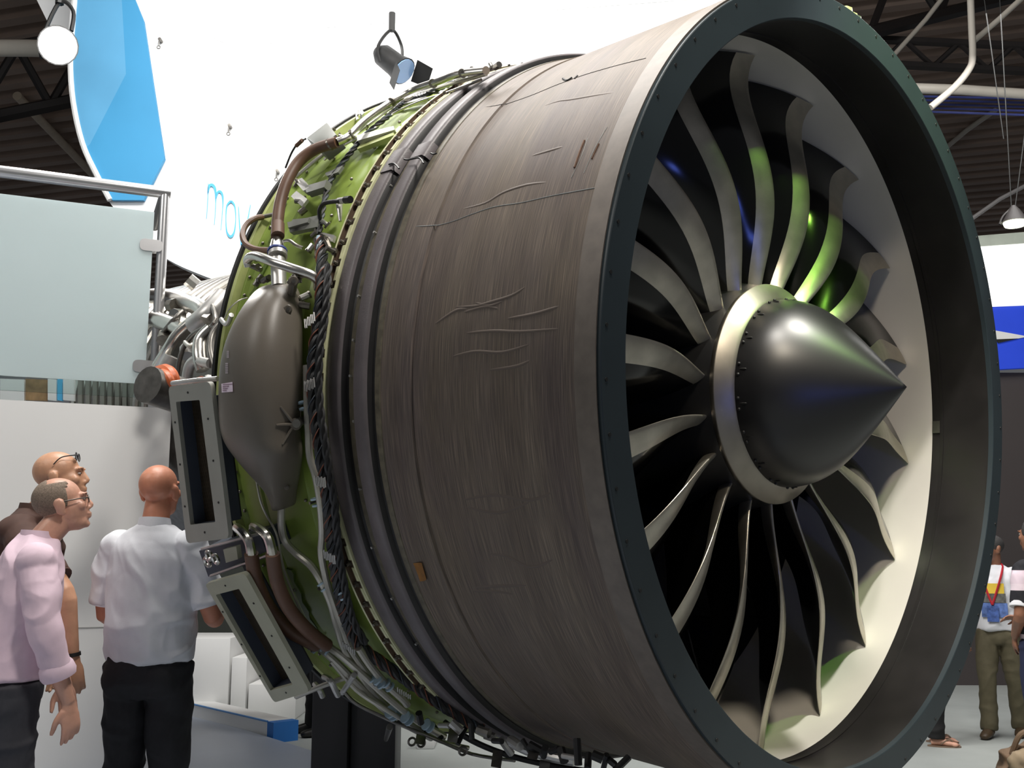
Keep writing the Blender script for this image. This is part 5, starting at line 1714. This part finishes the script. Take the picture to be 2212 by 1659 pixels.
def glasses(root, P, k, m, up=0.0, back=0.0, name='eyeglasses', lens=None):
    for s in (1, -1):
        ring = [P(0.031 * s + 0.023 * cos(q), 0.103 - back, 0.010 + up + 0.017 * sin(q)) for q in [2 * pi * i / 18 for i in range(19)]]
        tube('lens_rim', ring, 0.0018 * k, m, root, 6, 1, cap=False)
        if lens:
            c = P(0.031 * s, 0.103 - back, 0.010 + up)
            new('lens', [c] + ring[:-1], [(0, i + 1, (i + 1) % 18 + 1) for i in range(18)], lens, root)
        tube('temple_arm', [P(0.054 * s, 0.102 - back, 0.014 + up), P(0.078 * s, 0.05 - back, 0.014 + up * 0.9), P(0.087 * s, -0.01, 0.012 + up * 0.55)], 0.0025 * k, m, root, 6)
    tube('glasses_bridge', [P(-0.009, 0.104 - back, 0.014 + up), P(0, 0.107 - back, 0.018 + up), P(0.009, 0.104 - back, 0.014 + up)], 0.002 * k, m, root, 6)

SK1 = skin_mat('tanned_skin', s2l(198, 150, 120))
SK2 = skin_mat('ruddy_skin', s2l(204, 138, 110))
SK3 = skin_mat('fair_skin', s2l(206, 156, 134))
SK4 = skin_mat('brown_skin', s2l(146, 102, 80))
M_pink = mat('pale_pink_cotton', s2l(226, 200, 214), 0.75, var=0.03, scale=30, bump=0.03, bscale=200)
M_wshirt = mat('white_cotton', s2l(224, 226, 232), 0.75, var=0.02, scale=30, bump=0.03, bscale=200)
M_brown = mat('dark_brown_cotton', s2l(74, 50, 42), 0.8, var=0.05, scale=30)
M_charc = mat('charcoal_wool', s2l(52, 52, 58), 0.8, var=0.08, scale=60, bump=0.03, bscale=300)
M_jean = mat('black_denim', s2l(30, 30, 34), 0.75, var=0.15, scale=60, bump=0.03, bscale=300)
M_khaki = mat('olive_khaki_twill', s2l(92, 86, 66), 0.8, var=0.1, scale=20, bump=0.04, bscale=80)
M_blackc = mat('black_cloth', s2l(20, 20, 22), 0.8, var=0.1)
M_shoe = mat('black_leather', (0.015, 0.014, 0.013), 0.35, var=0.1)
M_bshoe = mat('brown_leather', s2l(70, 56, 40), 0.5, var=0.1)
M_ghair = mat('cropped_grey_hair', s2l(128, 112, 98), 0.8, var=0.3, scale=160, bump=0.3, bscale=300)
M_dhair = mat('dark_grey_hair', s2l(62, 60, 60), 0.7, var=0.4, scale=160, bump=0.3, bscale=300)
M_gframe = mat('thin_metal_spectacle_frame', (0.10, 0.09, 0.08), 0.3, metal=0.8)
M_lensd = mat('dark_sunglass_lens', (0.02, 0.03, 0.05), 0.05, spec=0.8)
M_sky = M_clear
down = Vector((0, 0.12, -1))

# man in the white short-sleeved shirt, seen from behind
pw = W(318, 1410, 4.75)
r1, P1, R1, k1, bd1, S1 = person('person', (pw.x + 0.01, 4.75, 0.05), rad(-10), 1.80, SK2, 'bald man in a white short-sleeved shirt and black jeans seen from behind', M_wshirt, M_jean, M_shoe,
    {1: ((0.265, 0.045, 1.125), (0.20, 0.27, 1.16), (-0.2, 1, 0.1), (0.3, 0, 1)), -1: ((-0.235, 0.03, 1.13), (-0.12, 0.25, 1.12), (0.3, 1, 0.1), (-0.3, 0, 1))},
    head_turn=rad(-2), head_pitch=rad(8), hem=0.955, belly=1.06, collar_m=M_wshirt, seed=2, wide=1.04)
# seams: back yoke, jeans pockets
M_stitch = mat('brown_stitching', s2l(92, 74, 52), 0.7)
def stitch(root, pts, m=M_stitch, r=0.0016):
    tube('stitched_seam', pts, r, m, root, 5, 3)

# man in the pink shirt
pp = W(52, 1410, 4.3)
r2, P2, R2, k2, bd2, S2 = person('person', (pp.x - 0.05, 4.3, 0.05), rad(-60), 1.735, SK3, 'grey-haired man in a pink shirt with rolled sleeves looking up in profile', M_pink, M_charc, M_shoe,
    {1: ((0.245, 0.10, 1.115), (0.215, 0.20, 0.865), (0.0, 0.16, -1), (0.9, 0.3, 0.1)), -1: ((-0.25, 0.08, 1.13), (-0.22, 0.24, 0.90), (0, 0.2, -1), (-1, 0.2, 0))},
    head_turn=rad(-6), head_pitch=rad(12), lean=0.23, head_off=(0, 0.0, -0.005), sleeve='long', hem=0.965, belly=1.05, collar_m=M_pink, seed=5, voxel=0.005)
hair_shell(r2, P2, R2, k2, M_ghair, lambda x, y, z: y < 0.015 + 0.3 * max(0, z - 0.05) and z > -0.045 - (0.03 if y < -0.05 else 0) and not (z > 0.095 and y > -0.05), 1.03)
glasses(r2, P2, k2, M_gframe)

# man in brown behind, sunglasses pushed up
pb_ = W(108, 1410, 4.95)
r3, P3, R3, k3, bd3, S3 = person('person', (pb_.x - 0.20, 4.95, 0.05), rad(-88), 1.90, SK1, 'shaven-headed man in a dark brown shirt with sunglasses pushed up on his head', M_brown, M_charc, M_shoe,
    {1: ((0.255, 0.325, 1.17), (0.225, 0.365, 0.905), (0.0, 0.16, -1), (0.9, 0.3, 0.1)), -1: ((-0.25, 0.02, 1.14), (-0.22, 0.12, 0.88), (0, 0.15, -1), (-1, 0.2, 0))},
    head_turn=rad(10), head_pitch=rad(6), lean=0.27, sleeve='short', seed=8, collar_m=M_brown)
glasses(r3, P3, k3, M_black, up=0.078, back=0.028, lens=M_lensd)
bd_ = [P3(0.018 * cos(q) * 1.3, 0.098, -0.082 + 0.016 * sin(q)) for q in [pi * i / 6 for i in range(13)]]
V, F = ellipsoid(P3(0, 0.086, -0.094), (0.026 * k3, 0.020 * k3, 0.020 * k3), R3, 14, 10)
new('goatee', V, F, mat('salt_and_pepper_beard', s2l(130, 116, 104), 0.8, var=0.3, scale=200, bump=0.3, bscale=300), r3)
M_grayc = mat('pale_blue_collar_trim', s2l(178, 186, 196), 0.7)
tube('collar_trim', [bd3(S3((-0.06, -0.075, 1.515))), bd3(S3((0.0, -0.095, 1.50))), bd3(S3((0.075, -0.07, 1.50)))], 0.008, M_grayc, r3, 6)
# watch
V, F = tube_data([S3((0.2275, 0.362, 0.925)), S3((0.226, 0.364, 0.910))], 0.034 * k3, 16)
new('wristwatch', V, F, M_black, r3)

# visitor in the white printed T-shirt on the right
fl = Wz(2132, 1592, 0.0)
r4, P4, R4, k4, bd4, S4 = person('person', (fl.x + 0.15, fl.y, 0.0), rad(146), 1.62, SK4, 'grey-haired man in a white printed T-shirt with a red lanyard and khaki trousers', M_wshirt, M_khaki, M_bshoe,
    {1: ((0.27, 0.0, 1.13), (0.25, 0.12, 0.90), (0.0, 0.2, -1), (0.9, 0.3, 0.1)), -1: ((-0.27, 0.0, 1.13), (-0.24, 0.12, 0.90), (0, 0.2, -1), (-0.9, 0.3, 0))},
    head_turn=rad(-40), sleeve='short', hem=0.95, step=0.13, seed=11, voxel=0.008)
hair_shell(r4, P4, R4, k4, M_dhair, lambda x, y, z: y < 0.035 + 0.4 * max(0, z - 0.02) and z > -0.05, 1.06)
M_red = mat('red_lanyard_ribbon', s2l(176, 36, 48), 0.5)
def front(x, z, out=0.0):
    """point on the chest of the T-shirt"""
    b = 0.150 if z < 1.2 else 0.150 - 0.10 * (z - 1.2)
    a = 0.20
    return S4((x, b * math.sqrt(max(0.05, 1 - (x / a) ** 2)) + 0.012 + out, z))
for s in (1, -1):
    pts = [S4((0.062 * s, -0.03, 1.535)), S4((0.085 * s, 0.04, 1.50)), front(0.075 * s, 1.40, 0.006), front(0.035 * s, 1.27, 0.008), front(0.0, 1.17, 0.010)]
    tube('lanyard', pts, 0.0095, M_red, r4, 6)
M_badge = mat('blue_printed_badge', s2l(70, 96, 160), 0.5, var=0.45, scale=40)
def chest_patch(name, x0, x1, z0, z1, m, out):
    V, F = [], []
    nx, nz = 8, 6
    for j in range(nz + 1):
        for i in range(nx + 1):
            V.append(front(x0 + (x1 - x0) * i / nx, z0 + (z1 - z0) * j / nz, out))
    for j in range(nz):
        for i in range(nx):
            a = j * (nx + 1) + i
            F.append((a, a + 1, a + nx + 2, a + nx + 1))
    return new(name, V, F, m, r4)
chest_patch('shirt_print', -0.10, 0.10, 1.27, 1.36, mat('yellow_shirt_print', s2l(222, 190, 60), 0.7, var=0.1), 0.004)
chest_patch('shirt_print', -0.11, 0.11, 1.19, 1.27, mat('grey_shirt_print', s2l(96, 96, 92), 0.7, var=0.5, scale=30), 0.004)
chest_patch('shirt_print', -0.12, 0.10, 1.06, 1.185, mat('blue_shirt_print', s2l(90, 116, 176), 0.7, var=0.5, scale=24), 0.004)
chest_patch('visitor_badge', -0.05, 0.05, 1.02, 1.16, M_badge, 0.016)

# visitor in the striped shirt at the right edge
def stripes(o):
    m = bpy.data.materials.new('striped_jersey'); m.use_nodes = True
    nt = m.node_tree; b = nt.nodes['Principled BSDF']; b.inputs['Roughness'].default_value = 0.8
    tc = nt.nodes.new('ShaderNodeTexCoord'); sp2 = nt.nodes.new('ShaderNodeSeparateXYZ')
    nt.links.new(tc.outputs['Object'], sp2.inputs[0])
    a = nt.nodes.new('ShaderNodeMath'); a.operation = 'MULTIPLY'; a.inputs[1].default_value = 1 / 0.21
    f = nt.nodes.new('ShaderNodeMath'); f.operation = 'FRACT'
    nt.links.new(sp2.outputs['Z'], a.inputs[0]); nt.links.new(a.outputs[0], f.inputs[0])
    r = nt.nodes.new('ShaderNodeValToRGB'); r.color_ramp.interpolation = 'CONSTANT'
    e = r.color_ramp.elements
    e[0].position = 0.0; e[0].color = (*s2l(218, 200, 212), 1)
    e[1].position = 0.42; e[1].color = (*s2l(26, 26, 34), 1)
    x = e.new(0.80); x.color = (*s2l(226, 210, 220), 1)
    nt.links.new(f.outputs[0], r.inputs[0]); nt.links.new(r.outputs[0], b.inputs['Base Color'])
    o.data.materials.clear(); o.data.materials.append(m)
pr = W(2232, 1500, 7.3)
r5, P5, R5, k5, bd5, S5 = person('person', (pr.x + 0.10, 7.3, 0.0), rad(28), 1.70, SK4, 'visitor in a black and white striped shirt cut off by the right edge', M_wshirt, mat('navy_denim', s2l(30, 36, 66), 0.8, var=0.1), M_shoe,
    {1: ((0.27, 0.06, 1.13), (0.14, 0.26, 1.08), (-0.5, 0.8, 0), (0.3, 0.3, 1)), -1: ((-0.275, -0.03, 1.12), (-0.15, 0.12, 0.96), (0.5, 0.5, -0.7), (-0.8, 0.5, 0.2))},
    sleeve='short', hem=0.95, seed=14, voxel=0.008, shirt_mats=stripes)
hair_shell(r5, P5, R5, k5, M_dhair, lambda x, y, z: y < 0.04 and z > -0.05, 1.06)

# woman in black with flip-flops, mostly hidden by the rim
fl = Wz(2036, 1612, 0.0)
r6, P6, R6, k6, bd6, S6 = person('person', (fl.x + 0.0, fl.y + 0.08, 0.0), rad(-108), 1.62, SK3, 'person in black trousers and flip-flops standing behind the engine rim', mat('plum_top', s2l(60, 40, 52), 0.8), M_blackc, mat('tan_sandal', s2l(120, 100, 84), 0.6),
    {1: ((0.25, 0.02, 1.13), (0.22, 0.12, 0.88), (0, 0.15, -1), (0.9, 0.3, 0)), -1: ((-0.25, 0.02, 1.13), (-0.22, 0.12, 0.88), (0, 0.15, -1), (-0.9, 0.3, 0))},
    sleeve='short', seed=17, voxel=0.007, feet='bare')
hair_shell(r6, P6, R6, k6, M_dhair, lambda x, y, z: y < 0.04 and z > -0.09, 1.10)

# person in black beyond the engine
fl = Wz(676, 1588, 0.0)
r7, P7, R7, k7, bd7, S7 = person('person', (fl.x + 0.03, fl.y, 0.0), rad(100), 1.75, SK3, 'person in black boots and trousers seen between heat exchanger and engine stand', M_blackc, M_blackc, M_shoe,
    {1: ((0.25, 0.02, 1.13), (0.22, 0.12, 0.88), (0, 0.15, -1), (0.9, 0.3, 0)), -1: ((-0.25, 0.02, 1.13), (-0.22, 0.12, 0.88), (0, 0.15, -1), (-0.9, 0.3, 0))},
    sleeve='long', seed=19, voxel=0.009, step=0.05)
hair_shell(r7, P7, R7, k7, M_dhair, lambda x, y, z: y < 0.04 and z > -0.06, 1.06)

# crumpled bag in the lower right corner
bgp = Vector((W(2212, 1600, 5.6).x, 5.6, 0.0))
bag = empty('canvas_bag', bgp)
M_bag = mat('brown_canvas', s2l(112, 92, 74), 0.8, var=0.2, scale=14, bump=0.1, bscale=60)
o = union('bag_body', [ell_tube([(0, 0, 0.01), (0, 0, 0.12), (0.01, 0, 0.30), (0.03, 0, 0.44), (0.02, 0, 0.52)], [(0.17, 0.12), (0.19, 0.14), (0.175, 0.12), (0.12, 0.07), (0.07, 0.03)])], 0.010, M_bag, bag, 3, 0.04, 23)
tube('bag_handle', [(-0.08, -0.03, 0.46), (-0.04, -0.06, 0.56), (0.06, -0.06, 0.57), (0.10, -0.03, 0.46)], 0.014, M_bag, bag, 8)
ell = union('bag_flap', [ell_tube([(-0.10, -0.08, 0.40), (0.02, -0.11, 0.46), (0.12, -0.07, 0.42)], [(0.05, 0.02), (0.07, 0.022), (0.05, 0.02)])], 0.009, mat('pale_canvas', s2l(150, 134, 112), 0.8, var=0.15, scale=14), bag, 3, 0.02, 29)
tag(bag, 'crumpled brown canvas bag standing on the floor in the lower right corner', 'bag')
